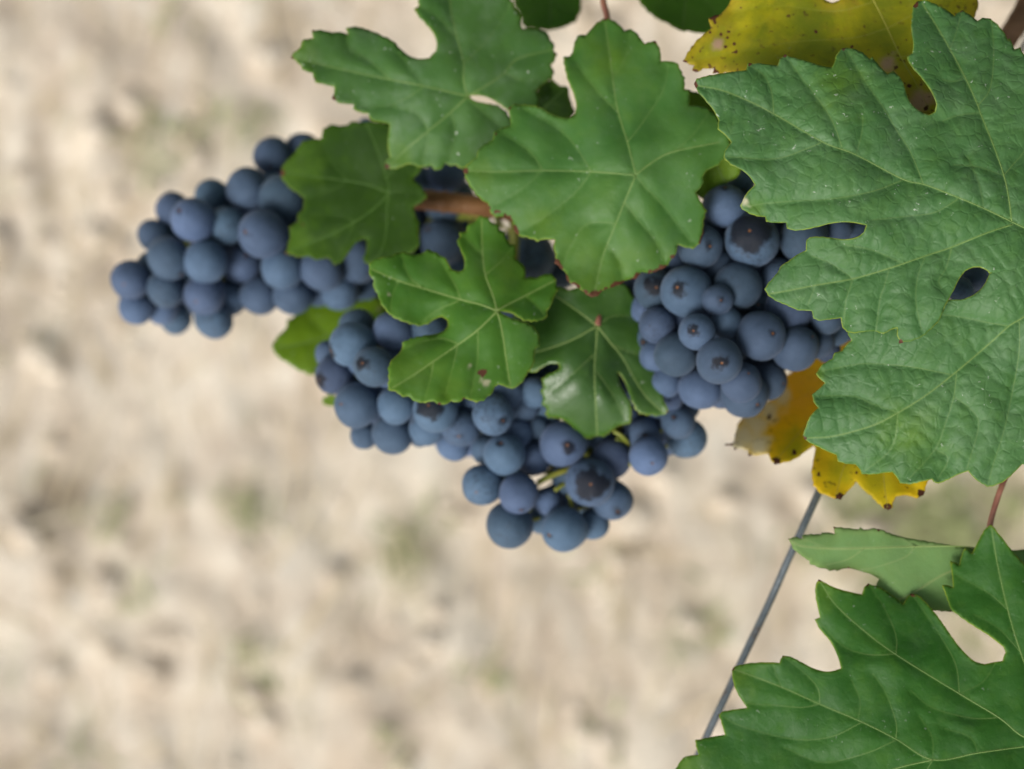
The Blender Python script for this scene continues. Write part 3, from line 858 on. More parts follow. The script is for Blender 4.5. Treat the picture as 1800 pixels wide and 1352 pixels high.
# --- pale leaf seen from below
under = z8([500,262, 520,255, 570,262, 565,245, 610,240, 655,240, 660,232, 720,238, 715,205, 760,210, 835,218, 842,208, 860,220, 920,215, 980,235, 1050,255, 1140,270, 1230,285, 1330,300, 1500,318, 1616,312,
            1700,300, 1740,420, 1500,600, 1300,612, 1270,608, 1190,602, 1100,590, 1000,565, 940,525, 915,480, 930,452, 895,432, 840,415, 785,402, 720,412, 660,402, 605,382, 600,368, 560,340, 525,310])
underv = [(1, z8([1480,325, 1320,297, 1100,298, 890,305, 700,308, 560,295, 508,266])), (2, z8([1100,300, 1050,350, 900,400, 800,410])), (2, z8([860,308, 780,360, 680,385])),
          (1, z8([1480,325, 1270,415, 1200,450, 1090,520, 1000,560])), (3, z8([1100,298, 1040,262])), (3, z8([700,308, 620,280, 570,262]))]
make_leaf('pale green leaf showing its matte underside above the lower corner leaf',
          [(under, underv, [(1390, 948, 0.4550), (1700, 960, 0.4555), (1600, 1060, 0.4548), (1500, 930, 0.4530)], {})], M_UNDER, M_VEIN_PALE, bulge=-0.0003, quilt=0.0001, wave=0.0015, seed=17,
          blotches=[('brown', 1386, 946, 5), ('brown', 1466, 927, 5), ('brown', 1491, 999, 4), ('brown', 1670, 1076, 4), ('brown', 1545, 929, 5)],
          petiole=[(1742, 965, 0.4575), (1740, 925, 0.457), (1752, 880, 0.457), (1766, 842, 0.459), (1800, 760, 0.475), (1900, 600, 0.52), (2000, 400, 0.555)], petiole_mat=M_PETIOLE, petiole_r=0.00095)

# --- centre leaf
cen = pts([1060,33, 1078,36, 1098,54, 1112,52, 1122,62, 1133,77, 1143,73, 1151,72, 1157,80, 1161,93, 1162,108, 1180,108, 1193,115, 1198,127, 1203,138, 1203,157, 1211,158, 1212,185, 1240,188, 1255,198, 1263,210,
           1275,230, 1284,250, 1278,275, 1262,290, 1242,300, 1235,312, 1238,318, 1230,332, 1223,337, 1228,347, 1235,360, 1242,370, 1237,387, 1236,410, 1230,428, 1217,437, 1192,430, 1188,447, 1177,460, 1170,470, 1158,475,
           1143,480, 1128,478, 1117,490, 1103,491, 1090,500, 1075,505, 1058,512, 1050,520, 1040,523, 1025,512, 1010,500, 998,495, 995,480, 985,470, 975,462, 977,450, 973,435, 975,422, 955,421, 945,424, 930,418, 912,415,
           905,405, 900,390, 890,380, 868,380, 860,370, 858,358, 845,350, 832,335, 822,320, 815,302, 818,292, 830,282, 838,275, 840,262, 855,252, 866,245, 868,232, 880,226, 898,220, 896,205, 894,190, 905,183, 930,185, 945,187,
           965,198, 990,207, 1003,207, 1011,200, 1013,185, 1008,165, 998,140, 992,115, 990,100, 1000,100, 1006,93, 1011,72, 1017,61, 1029,62, 1047,43])
cenv = [(1, pts([1118,308, 1040,302, 955,300, 880,302, 822,300])), (1, pts([1118,308, 1103,250, 1085,190, 1075,120, 1064,40])), (1, pts([1118,308, 1140,290, 1180,268, 1265,250])),
        (1, pts([1118,308, 1100,350, 1080,400, 1060,450, 1046,512])), (2, pts([1118,308, 1135,330, 1160,355, 1215,425])),
        (2, pts([1040,302, 1010,255, 980,225, 920,190])), (2, pts([955,300, 930,265, 885,235])), (2, pts([1040,302, 1010,340, 960,380, 915,408])), (3, pts([955,300, 920,330, 870,360])),
        (2, pts([1083,392, 1030,395, 1000,440, 990,470])), (2, pts([1098,355, 1120,385, 1150,420, 1170,462])), (2, pts([1103,250, 1130,215, 1165,160, 1175,115])), (2, pts([1088,200, 1050,160, 1012,110])), (3, pts([1078,140, 1100,100, 1108,58])),
        (3, pts([1180,268, 1215,240, 1245,200])), (3, pts([1066,430, 1090,460, 1095,492]))]
make_leaf('broad green leaf in the middle with browned lower margin and lime tip',
          [(cen, cenv, [(1118, 308, 0.464), (820, 302, 0.472), (1065, 40, 0.476), (1045, 515, 0.468), (1260, 230, 0.462), (1235, 400, 0.468), (920, 400, 0.472), (905, 190, 0.474)], {})],
          M_MID, bulge=0.0013, quilt=0.00012, wave=0.0029, step=6, seed=23,
          blotches=[('lime', 1035, 490, 85), ('lime', 1065, 105, 55), ('lime', 960, 405, 45), ('lime', 840, 310, 30), ('brown', 1040, 520, 14), ('brown', 1012, 504, 9), ('brown', 1120, 487, 12), ('brown', 1158, 475, 8), ('brown', 1085, 503, 8),
                    ('brown', 895, 385, 9), ('brown', 905, 402, 9), ('brown', 975, 460, 8), ('brown', 984, 472, 8), ('brown', 818, 300, 9), ('brown', 1183, 452, 6), ('brown', 1151, 72, 5), ('brown', 1062, 34, 6), ('brown', 896, 190, 5), ('brown', 870, 236, 4)] + [('brown', float(np.interp(t, [0, .3, .45, .62, 1], [977, 1000, 1042, 1080, 1172])) + random.uniform(-2, 2), float(np.interp(t, [0, .3, .45, .62, 1], [462, 497, 522, 504, 470])) + random.uniform(-4, 2), random.uniform(4, 9)) for t in np.linspace(0, 1, 26)] + [('brown', float(np.interp(t, [0, 1], [858, 910])) + random.uniform(-2, 2), float(np.interp(t, [0, .6, 1], [362, 382, 412])) + random.uniform(-3, 2), random.uniform(3, 7)) for t in np.linspace(0, 1, 8)],
          petiole=[(1118, 306, 0.4655), (1100, 220, 0.478), (1075, 90, 0.487), (1067, 30, 0.489), (1064, -30, 0.495), (1120, -200, 0.52), (1500, -320, 0.55), (2000, -200, 0.545)], petiole_mat=M_PETIOLE, petiole_r=0.00112)

# --- dusty leaf, top left
dus = z2([33,305, 62,268, 88,245, 92,215, 150,203, 148,160, 205,160, 245,170, 290,168, 335,180, 325,145, 385,142, 450,160, 510,185, 570,215, 615,260, 660,295, 710,310, 765,305, 798,270, 803,225, 785,175, 740,120, 700,75,
          685,45, 710,30, 705,-30, 760,-60, 800,-85, 860,-120, 940,-130, 1020,-100, 1090,-60, 1150,-40, 1190,-5, 1215,40, 1250,85, 1245,120, 1255,150, 1310,150, 1360,160, 1390,175, 1400,205, 1420,230, 1420,265, 1437,285, 1425,320,
          1405,345, 1420,370, 1415,410, 1385,430, 1355,455, 1330,480, 1345,520, 1340,560, 1280,600, 1200,598, 1142,556, 1095,525, 1050,507, 1000,502, 968,506, 1000,530, 1060,545, 1125,557, 1170,590, 1195,640, 1190,680, 1150,760,
          1050,840, 980,880, 940,888, 930,890, 905,870, 885,875, 865,870, 850,862, 835,885, 800,900, 770,875, 700,880, 690,870, 650,865, 590,888, 530,890, 535,850, 555,830, 545,770, 550,690, 555,655, 510,645, 455,635, 440,600, 365,578,
          365,550, 290,542, 250,520, 262,490, 262,458, 205,445, 160,430, 150,385, 95,365, 82,340, 60,320])
dusv = [(1, z2([965,507, 740,455, 560,420, 330,372, 50,305])), (1, z2([965,507, 945,420, 945,330, 915,210, 880,60, 870,-100])), (1, z2([965,507, 1060,455, 1160,385, 1230,310, 1425,260])),
        (1, z2([965,510, 880,590, 760,690, 640,790, 545,880])), (2, z2([948,335, 1060,220, 1150,100, 1190,20])), (2, z2([740,455, 640,520, 520,560, 400,560])), (2, z2([560,420, 450,320, 340,250, 330,160])),
        (2, z2([760,690, 700,600, 560,560])), (2, z2([880,590, 900,700, 870,850])), (2, z2([1160,385, 1250,420, 1370,430])), (2, z2([915,210, 820,100, 720,40])), (3, z2([740,455, 680,380, 600,280])), (2, z2([965,512, 1060,600, 1160,680])), (3, z2([760,690, 750,780, 720,870]))]
make_leaf('dusty pale green leaf with long pointed lobe and white flecks, above the dark leaf',
          [(dus, dusv, [(821, 168, 0.487), (515, 100, 0.482), (680, 292, 0.490), (790, -20, 0.492), (975, 95, 0.494), (880, 260, 0.494), (940, 190, 0.498)], {})], M_DUSTY, bulge=0.0012, quilt=0.00010, wave=0.0029, seed=31,
          blotches=[('brown', 512, 102, 6), ('brown', 550, 53, 5), ('brown', 680, 293, 10), ('brown', 585, 174, 8), ('brown', 552, 140, 5), ('brown', 976, 95, 6), ('brown', 971, 125, 5), ('pale', 860, 285, 0.1), ('lime', 525, 95, 30), ('lime', 700, 290, 35)],
          petiole=[(821, 169, 0.4885), (835, 230, 0.51), (850, 330, 0.527), (860, 366, 0.531)])

# --- dark shaded leaf over the long bunch
drk = z1([1515,110, 1560,150, 1600,230, 1660,290, 1690,340, 1640,400, 1655,420, 1680,440, 1700,480, 1712,502, 1690,520, 1660,540, 1640,550, 1650,590, 1670,630, 1668,690, 1675,740, 1640,790, 1560,830, 1500,850, 1480,880, 1440,855, 1385,850,
          1375,820, 1390,780, 1395,730, 1375,720, 1340,740, 1300,790, 1260,840, 1225,860, 1205,830, 1180,820, 1130,830, 1090,810, 1040,815, 965,795, 975,760, 990,700, 985,660, 1030,630, 1030,590, 1060,560, 1065,510, 1030,480, 985,450, 945,400, 945,350,
          960,320, 1010,270, 1050,210, 1100,195, 1155,190, 1165,140, 1225,115, 1250,125, 1290,120, 1310,100, 1370,105, 1420,100])
drkv = [(1, z1([1515,480, 1420,440, 1300,415, 1100,390, 955,370])), (1, z1([1515,480, 1420,570, 1330,630, 1200,700, 980,785])), (1, z1([1515,480, 1500,560, 1500,640, 1480,760, 1430,845])), (1, z1([1515,480, 1500,400, 1450,250, 1390,110])),
        (2, z1([1515,480, 1570,470, 1700,490])), (2, z1([1300,415, 1220,330, 1160,220])), (2, z1([1330,630, 1260,600, 1110,600])), (2, z1([1330,632, 1290,720, 1230,840])), (2, z1([1300,415, 1200,470, 1080,500])), (2, z1([1500,400, 1580,320, 1640,320]))]
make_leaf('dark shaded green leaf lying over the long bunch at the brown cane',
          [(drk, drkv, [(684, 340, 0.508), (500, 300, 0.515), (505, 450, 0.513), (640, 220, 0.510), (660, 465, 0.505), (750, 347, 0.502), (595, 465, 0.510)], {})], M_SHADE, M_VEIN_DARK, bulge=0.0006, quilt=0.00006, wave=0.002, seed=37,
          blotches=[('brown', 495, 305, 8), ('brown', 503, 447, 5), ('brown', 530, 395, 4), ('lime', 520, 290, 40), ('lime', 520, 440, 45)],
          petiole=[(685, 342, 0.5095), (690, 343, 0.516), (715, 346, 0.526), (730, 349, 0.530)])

# --- small fresh leaf in the middle
fre = z3([565,310, 590,290, 640,275, 690,268, 700,260, 745,250, 800,262, 850,255, 870,235, 905,245, 940,265, 970,285, 985,310, 1000,340, 1040,352, 1065,340, 1070,300, 1055,250, 1040,215, 1030,190, 1045,170, 1045,145, 1080,140, 1085,105, 1120,95, 1150,60, 1190,65,
          1215,95, 1245,105, 1250,130, 1285,145, 1285,175, 1310,205, 1335,210, 1340,250, 1335,285, 1375,310, 1390,335, 1390,385, 1420,380, 1450,385, 1480,370, 1525,362, 1540,380, 1555,390, 1550,420, 1565,445, 1550,470, 1520,545, 1500,560, 1510,590, 1470,608, 1400,612,
          1368,602, 1320,571, 1275,562, 1248,560, 1280,580, 1320,598, 1362,612, 1400,624, 1430,640, 1450,665, 1465,700, 1465,740, 1440,770, 1440,800, 1430,850, 1400,890, 1385,920, 1360,950, 1320,970, 1290,960, 1250,948, 1230,960, 1220,985, 1195,1010, 1170,1030, 1130,1040,
          1100,1030, 1070,1020, 1045,1040, 1000,1035, 985,1045, 940,1055, 905,1035, 870,1040, 840,1045, 800,1030, 770,1010, 740,1012, 715,990, 665,975, 668,940, 670,900, 668,860, 685,820, 730,775, 745,745, 740,725, 790,705, 850,690, 920,680, 960,665, 982,640, 980,610,
          950,590, 910,605, 870,630, 830,638, 780,625, 720,605, 690,590, 650,550, 625,510, 610,470, 590,440, 590,400, 570,365])
frev = [(1, z3([1242,560, 1150,525, 1050,500, 850,440, 720,400, 580,340])), (1, z3([1242,560, 1220,480, 1180,370, 1165,250, 1160,75])), (1, z3([1242,562, 1140,660, 1040,735, 900,830, 790,905, 690,965])), (1, z3([1242,562, 1260,630, 1275,710, 1290,820, 1310,950])),
        (1, z3([1242,558, 1300,525, 1390,480, 1545,400])), (2, z3([1140,660, 1140,760, 1135,850, 1100,1020])), (2, z3([1035,740, 1010,850, 970,1000])), (2, z3([908,825, 890,920, 860,1030])), (2, z3([1040,735, 950,705, 830,725, 750,760])),
        (2, z3([1050,500, 1020,420, 950,300])), (2, z3([1050,502, 930,555, 840,620])), (2, z3([850,440, 780,380, 740,270])), (3, z3([720,400, 690,480, 680,570])), (2, z3([1180,370, 1260,300, 1320,230])), (3, z3([1170,280, 1110,210, 1060,160])), (3, z3([1390,480, 1450,530, 1490,580]))]
make_leaf('small fresh green leaf with pale veins and one brown spot over the lower bunch',
          [(fre, frev, [(873, 548, 0.470), (655, 465, 0.474), (845, 385, 0.480), (975, 490, 0.476), (690, 680, 0.466), (900, 690, 0.467), (780, 700, 0.465), (770, 580, 0.470)], {})], M_LIME, M_VEIN_PALE, bulge=0.0013, quilt=0.00008, wave=0.0030, step=5.5, seed=41,
          blotches=[('brown', 848, 655, 11), ('pale', 853, 672, 9), ('lime', 720, 660, 70), ('lime', 780, 695, 50), ('lime', 900, 480, 40), ('brown', 773, 710, 5), ('brown', 815, 702, 5), ('pale', 825, 643, 4), ('pale', 684, 517, 3)],
          petiole=[(874, 549, 0.4715), (880, 500, 0.50), (878, 430, 0.525), (872, 368, 0.532)])

# --- glossy leaf under it
glo = pts([1060,490, 1100,500, 1112,520, 1125,528, 1132,540, 1140,552, 1143,563, 1147,577, 1134,590, 1146,597, 1147,613, 1150,630, 1143,640, 1153,653, 1160,668, 1168,677, 1163,682, 1168,707, 1176,723, 1165,730, 1145,730, 1127,727, 1117,720, 1110,703,
           1103,683, 1095,665, 1087,655, 1091,675, 1101,693, 1109,710, 1110,727, 1108,745, 1093,747, 1083,752, 1070,762, 1060,768, 1047,767, 1033,772, 1020,765, 1000,745, 980,735, 965,735, 958,728, 962,718, 952,712, 955,700, 950,688, 955,680, 952,667, 960,660,
           975,653, 983,648, 982,640, 965,640, 955,645, 940,655, 920,650, 900,620, 890,580, 920,530, 960,500, 985,505, 1000,510, 1030,500])
glov = [(1, pts([1050,573, 1000,600, 940,620, 905,625])), (1, pts([1050,573, 1047,620, 1045,660, 1050,765])), (1, pts([1050,573, 1075,605, 1095,630, 1130,690, 1165,725])), (1, pts([1050,573, 1020,550, 970,515])), (2, pts([1050,573, 1080,555, 1140,560])),
        (2, pts([1047,620, 1015,650, 965,690])), (2, pts([1046,650, 1075,690, 1098,735])), (2, pts([1075,605, 1110,620, 1145,625]))]
make_leaf('dark glossy green leaf with bright sheen tucked under two paler leaves',
          [(glo, glov, [(1050, 573, 0.484), (1050, 768, 0.492), (1165, 720, 0.486), (930, 540, 0.489), (930, 640, 0.486), (1140, 560, 0.492), (1010, 660, 0.480), (1090, 640, 0.489), (1060, 700, 0.483)], {})], M_GLOSSY, M_VEIN_PALE, bulge=0.0012, quilt=0.00006, wave=0.0016, step=5.5, seed=47,
          blotches=[('brown', 1175, 725, 4)], petiole=[(1050, 572, 0.4845), (1053, 555, 0.486), (1058, 520, 0.495), (1065, 440, 0.525), (1075, 392, 0.548)], petiole_mat=M_PETIOLE)

# --- yellowed leaf along the top
yel = z6([5,320, 20,290, 60,230, 100,190, 150,150, 140,95, 200,75, 240,30, 260,-20, 300,-100, 400,-140, 500,-250, 620,-160, 700,-60, 750,-2, 788,15, 826,2, 845,-60, 900,-200, 1100,-300, 1300,-250, 1400,-140, 1500,-120, 1550,-30, 1562,20, 1550,60, 1520,140, 1490,250,
          1450,400, 1400,560, 1350,640, 1300,625, 1250,610, 1200,560, 1160,480, 1130,420, 1100,460, 900,440, 700,430, 500,410, 330,395, 280,388, 230,382, 205,388, 160,382, 165,360, 110,360, 70,382, 50,370, 62,345])
yelv = [(1, z6([930,-120, 1010,10, 1080,150, 1150,300, 1230,440, 1310,600])), (2, z6([1080,150, 900,200, 600,220, 300,270, 30,320])), (2, z6([1010,10, 800,60, 500,30, 260,60])), (2, z6([1080,150, 1250,60, 1400,0, 1540,0])), (2, z6([1150,300, 1300,280, 1430,330])),
        (2, z6([1150,300, 950,340, 700,410])), (3, z6([600,220, 480,300, 330,380])), (3, z6([500,30, 420,120, 200,180]))]
make_leaf('yellowed leaf with brown freckles and scorched margin along the top edge',
          [(yel, yelv, [(1205, 108, 0.456), (1500, 30, 0.462), (1620, 190, 0.450), (1700, 20, 0.464), (1400, 130, 0.456), (1580, 120, 0.456), (1300, -40, 0.462)], {})], M_YELLOW, M_VEIN_YELLOW, bulge=0.0006, quilt=0.00006, wave=0.0022, seed=53,
          blotches=[('brown', 1203, 108, 7), ('brown', 1222, 124, 8), ('brown', 1258, 125, 9), ('brown', 1256, 26, 14), ('brown', 1518, 48, 6), ('brown', 1505, 58, 4), ('brown', 1598, 150, 6), ('brown', 1628, 190, 7), ('pale', 1618, 175, 32), ('pale', 1560, 112, 20),
                    ('brown', 1553, 95, 4), ('pale', 1262, 78, 14), ('brown', 1240, 45, 5), ('brown', 1267, 60, 5), ('lime', 1320, 70, 40), ('lime', 1470, 25, 28), ('lime', 1560, 40, 60), ('lime', 1420, 60, 60)] + [('brown', random.gauss(1262, 30), random.gauss(55, 32), random.uniform(2.5, 5.0)) for _ in range(20)] + [('brown', random.uniform(1300, 1580), random.uniform(0, 115), random.uniform(2.5, 4)) for _ in range(7)],
          petiole=[(1515, -50, 0.464), (1600, -150, 0.48), (1800, -220, 0.52), (2000, -200, 0.54)])

# --- golden leaf behind the right bunch
gol = z7([900,460, 840,480, 780,500, 690,590, 600,650, 540,700, 500,775, 470,810, 420,840, 350,890, 300,930, 282,975, 275,1010, 268,1045, 225,1050, 228,1056, 272,1062, 270,1078, 300,1072, 345,1088, 350,1112, 400,1108, 450,1100, 470,1140, 490,1157, 520,1150, 580,1135, 640,1095, 690,1060,
          700,1075, 690,1130, 680,1200, 690,1270, 730,1310, 800,1335, 830,1343, 870,1300, 900,1270, 915,1250, 950,1290, 1000,1330]) + z8([900,70, 945,110, 970,125, 990,110, 1010,60, 1060,55, 1105,68, 1140,55, 1150,20]) + z7([1287,1260, 1330,1200, 1400,1100, 1420,900, 1400,700, 1200,520, 1000,470])
golv = [(1, z7([1080,700, 900,760, 700,900, 500,1130])), (1, z7([1080,700, 1000,900, 860,1150, 810,1320])), (1, z7([1080,700, 1080,1000, 1060,1200, 1080,1390])), (1, z7([1080,700, 860,650, 650,660])), (2, z7([900,760, 700,780, 520,850, 350,950, 285,1010])), (2, z7([1070,1100, 1180,1250, 1265,1310])), (2, z7([900,760, 800,680, 780,530]))]
make_leaf('golden yellow leaf with black tips and papery withered lobe behind the right-hand bunch',
          [(gol, golv, [(1480, 590, 0.530), (1400, 655, 0.528), (1300, 770, 0.490), (1365, 810, 0.474), (1475, 870, 0.462), (1560, 890, 0.458), (1620, 860, 0.458), (1560, 700, 0.480), (1440, 740, 0.490)], {})], M_GOLD, M_VEIN_YELLOW, bulge=0.0008, quilt=0.0001, wave=0.0030, step=5.5, seed=59,
          blotches=[('pale', 1375, 695, 24), ('pale', 1352, 722, 30), ('pale', 1330, 745, 34), ('pale', 1305, 765, 34), ('pale', 1335, 780, 26), ('pale', 1295, 785, 30), ('brown', 1366, 812, 13), ('brown', 1317, 801, 6), ('brown', 1352, 734, 6), ('brown', 1290, 765, 7), ('brown', 1277, 781, 14), ('brown', 1290, 789, 6),
                    ('brown', 1477, 876, 14), ('brown', 1560, 893, 12), ('brown', 1622, 869, 12), ('brown', 1505, 830, 4), ('brown', 1440, 835, 5), ('lime', 1480, 830, 30), ('lime', 1540, 850, 40), ('lime', 1400, 790, 30), ('brown', 1395, 795, 6)],
          petiole=[(1560, 664, 0.487), (1620, 560, 0.50), (1750, 420, 0.53), (1850, 345, 0.558)])

# --- small glimpses of further leaves
make_leaf('rounded dark leaf out of focus hanging from the top edge beside the dusty leaf', [(z2([1200,-30, 1215,30, 1245,90, 1252,125, 1270,145, 1330,152, 1400,157, 1470,142, 1530,115, 1555,70, 1562,0, 1550,-80, 1400,-150, 1250,-120]), [(1, z2([1380,-140, 1400,0, 1400,150])), (2, z2([1390,-20, 1480,50, 1545,70])), (2, z2([1395,-20, 1300,60, 1260,110]))],
          [(900, 0, 0.535), (1020, 0, 0.53), (960, 50, 0.525), (950, -40, 0.54)], {})], M_TOP, M_VEIN_DARK, seed=61, wave=0.003, petiole=[(963, -45, 0.540), (1000, -120, 0.55), (1200, -300, 0.555), (1500, -320, 0.55)])
make_leaf('dark green leaf at the top edge between the red stalk and the yellowed leaf', [(pts([1118,-12, 1125,4, 1137,18, 1152,30, 1160,36, 1166,37, 1185,48, 1200,55, 1207,54, 1235,58, 1258,52, 1275,30, 1290,0, 1295,-50, 1200,-90, 1130,-55]), [(1, pts([1210,-85, 1205,0, 1200,50])), (2, pts([1207,-30, 1160,0, 1140,18])), (2, pts([1207,-20, 1250,10, 1262,40]))],
          [(1125, 0, 0.515), (1280, 0, 0.505), (1210, 55, 0.500), (1200, -60, 0.52)], {})], M_TOP, M_VEIN_DARK, seed=67, wave=0.002, petiole=[(1210, -80, 0.52), (1260, -200, 0.535), (1500, -320, 0.55)])
make_leaf('yellow green leaf glimpsed between the long bunch and the lower bunch', [(z1([895,1280, 930,1230, 970,1190, 975,1150, 1020,1120, 1050,1080, 1100,1060, 1160,1020, 1250,1058, 1350,1048, 1420,1018, 1480,1055, 1510,1110, 1470,1200, 1400,1320, 1300,1450, 1240,1470]) + z3([300,840, 275,895, 245,897, 220,880, 185,872, 170,855, 120,825, 75,790]),
          [(1, z3([620,560, 350,690, 200,735, 55,755])), (2, z3([350,690, 260,600, 230,540])), (2, z3([350,690, 300,780, 260,890])), (2, z3([450,640, 440,560, 420,510]))], [(478, 605, 0.548), (560, 525, 0.556), (680, 550, 0.553), (600, 660, 0.546)], {})], M_BACKLIT, seed=71, wave=0.0016,
          petiole=[(667, 547, 0.5535), (672, 480, 0.566), (650, 400, 0.56), (655, 344, 0.534)])
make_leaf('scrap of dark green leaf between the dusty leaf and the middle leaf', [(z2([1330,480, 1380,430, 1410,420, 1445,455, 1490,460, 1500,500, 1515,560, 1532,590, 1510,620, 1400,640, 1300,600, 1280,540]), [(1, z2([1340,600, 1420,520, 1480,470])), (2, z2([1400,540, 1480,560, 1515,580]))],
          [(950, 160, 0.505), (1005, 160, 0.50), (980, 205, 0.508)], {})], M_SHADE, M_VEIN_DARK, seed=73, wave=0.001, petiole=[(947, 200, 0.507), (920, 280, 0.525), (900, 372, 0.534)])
make_leaf('bright green leaf scrap behind the big leaf and above the right-hand bunch', [(pts([1180,150, 1213,160, 1232,165, 1290,240, 1304,290, 1296,312, 1283,318, 1268,330, 1250,343, 1238,352, 1228,345, 1215,340, 1200,300]), [(1, pts([1205,180, 1245,260, 1275,322])), (2, pts([1240,250, 1230,300, 1232,345]))],
          [(1200, 160, 0.480), (1280, 240, 0.476), (1240, 350, 0.482)], {})], M_BACKLIT, seed=79, wave=0.001, petiole=[(1206, 182, 0.481), (1190, 280, 0.52), (1180, 398, 0.556)])
make_leaf('tiny green leaf corner peeping out below the lower bunch', [(pts([566,710, 569,699, 579,694, 592,696, 625,705, 640,730, 615,735, 592,714]), [(1, pts([630,725, 600,708, 570,703]))], [(566, 705, 0.53), (640, 730, 0.535), (600, 696, 0.532)], {})], M_BACKLIT, seed=83, wave=0.0005, step=4,
          petiole=[(632, 727, 0.535), (660, 640, 0.556), (640, 500, 0.58), (625, 400, 0.57), (610, 336, 0.534)])

# ------------------------------------------------------------------ grapes
def grape_mesh(i):
    import bmesh
    bm = bmesh.new()
    bmesh.ops.create_icosphere(bm, subdivisions=4, radius=1.0)
    r = random.Random(100 + i)
    off = Vector((r.uniform(-9, 9), r.uniform(-9, 9), r.uniform(-9, 9)))
    for v in bm.verts:
        n = v.co.normalized()
        k = 1 + 0.065 * noise.noise(n * 1.1 + off) + 0.006 * noise.noise(n * 4 + off)
        a = math.acos(max(-1, min(1, n.z)))
        k -= 0.018 * math.exp(-(a / 0.10) ** 2)                    # small pit at the stylar end
        k -= 0.03 * math.exp(-((math.pi - a) / 0.25) ** 2)         # dip at the stalk
        v.co = n * k
    me = bpy.data.meshes.new('grape')
    bm.to_mesh(me)
    bm.free()
    me.polygons.foreach_set('use_smooth', [True] * len(me.polygons))
    me.materials.append(M_GRAPE)
    return me
GSCALE = {5: 1.09, 9: 1.04, 13: 1.03}
GRAPES = [grape_mesh(i) for i in range(6)]

def bunch(label, base, grapes, fillers, rachis, extra_stems=(), layer=0.0062, seed=1):
    """grapes: (px, py, r_px, layer[, scar dx, dy, rub]); layer 0 nearest. Grapes settle against each other in depth only."""
    rnd = random.Random(seed)
    pool = [(g[0], g[1], g[2]) for g in list(grapes) + list(fillers)]
    fillers = list(fillers)
    gx0, gx1 = min(p[0] for p in pool), max(p[0] for p in pool)
    gy0, gy1 = min(p[1] for p in pool), max(p[1] for p in pool)
    for ry, yy in enumerate(np.arange(gy0, gy1, 27)):
        for xx in np.arange(gx0 + (15 if ry % 2 else 0), gx1, 31):
            rr = 30.0
            ok = all(any((xx + rr * math.cos(t) - p[0]) ** 2 + (yy + rr * math.sin(t) - p[1]) ** 2 < (p[2] + 1.5) ** 2 for p in pool) for t in np.linspace(0, 6.283, 14, endpoint=False))
            if ok:
                fillers.append((xx, yy, rr, 4.2 + rnd.random()))
    G = [list(g) + [None] * (7 - len(g)) for g in grapes] + [list(g) + [None] * (7 - len(g)) for g in fillers]
    n = len(G)
    z = np.array([base + g[3] * layer for g in G])
    lay = np.array([g[3] for g in G], float) + np.arange(n) * 1e-4
    x = np.array([g[0] for g in G], float)
    y = np.array([g[1] for g in G], float)
    rp = np.array([g[2] for g in G], float) * GSCALE.get(seed, 1.0)
    pin = z.copy()
    for it in range(160):
        X, Y, R = (x - 900) / FPX * z, (y - 676) / FPX * z, rp / FPX * z
        dz = np.zeros(n)
        cnt = np.zeros(n)
        for i in range(n):
            d2 = (X - X[i]) ** 2 + (Y - Y[i]) ** 2
            need2 = (0.87 * (R + R[i])) ** 2 - d2
            m = (need2 > 0)
            m[i] = False
            for j in np.nonzero(m)[0]:
                if j <= i:
                    continue
                s = 1.0 if lay[j] > lay[i] else -1.0
                need = math.sqrt(need2[j])
                gap = s * (z[j] - z[i])
                if gap < need:
                    e = (need - gap) * 0.5
                    dz[i] -= s * e
                    dz[j] += s * e
                    cnt[i] += 1
                    cnt[j] += 1
        z += 0.6 * dz / np.maximum(cnt, 1) + 0.01 * (pin - z)
    root = bpy.data.objects.new('grape_bunch', None)
    rpath = smooth_path([P(*p) for p in rachis], 8)
    root.location = Vector(rpath[0])
    link(root)
    tag(root, label, 'grapes', 'bunches of dark blue grapes on the vine')
    rv = [Vector(p) for p in rpath]
    SV, SF = tube_data(rpath, [0.0021 - 0.0012 * i / len(rpath) for i in range(len(rpath))], 8)
    for i, g in enumerate(G):
        c = P(x[i], y[i], z[i])
        r = rp[i] / FPX * z[i]
        o = bpy.data.objects.new('grape', GRAPES[rnd.randrange(len(GRAPES))])
        if g[4] is not None:
            dx, dy, rub = g[4], g[5], g[6]
        else:
            an, m = rnd.uniform(0, 6.283), rnd.uniform(0.35, 1.0)
            dx, dy = math.cos(an) * m, math.sin(an) * m
            rub = rnd.choice([0.0, 0.0, 0.0, 0.05, 0.12, 0.2])
        w = math.sqrt(max(0.0, 1 - dx * dx - dy * dy))
        if g[4] is None and rnd.random() < 0.55:
            w = -w
        axis = (RIGHT * dx - UP * dy + BACK * w).normalized()
        q = axis.to_track_quat('Z', 'Y')
        o.location = c
        o.rotation_euler = q.to_euler()
        st = rnd.uniform(-0.05, 0.09)
        o.scale = (r * (1 - st * 0.4), r * (1 - st * 0.4), r * (1 + st))
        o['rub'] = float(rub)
        o['bloom_shade'] = {5: 0.98, 9: 1.08, 13: 0.82}.get(seed, 1.0)  # value per bunch; right bunch: less bloom plus shade put into the colour
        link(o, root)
        # stalk from the far side of the berry to the bunch stem
        near = min(rv, key=lambda p: (p - c).length)
        a = c + (near - c).normalized() * (r * 0.9)
        mid = (a + near) / 2 + BACK * -0.002
        sv, sf = tube_data(smooth_path([a, mid, near], 3), [0.0009, 0.0008, 0.0007, 0.0007, 0.0008, 0.0009, 0.001], 6, len(SV))
        SV += sv
        SF += sf
    for ctrl, r in extra_stems:
        sv, sf = tube_data(smooth_path([P(*p) for p in ctrl], 5), r, 8, len(SV))
        SV += sv
        SF += sf
    mesh_obj('stem', SV, SF, M_STEM, root)
    return root

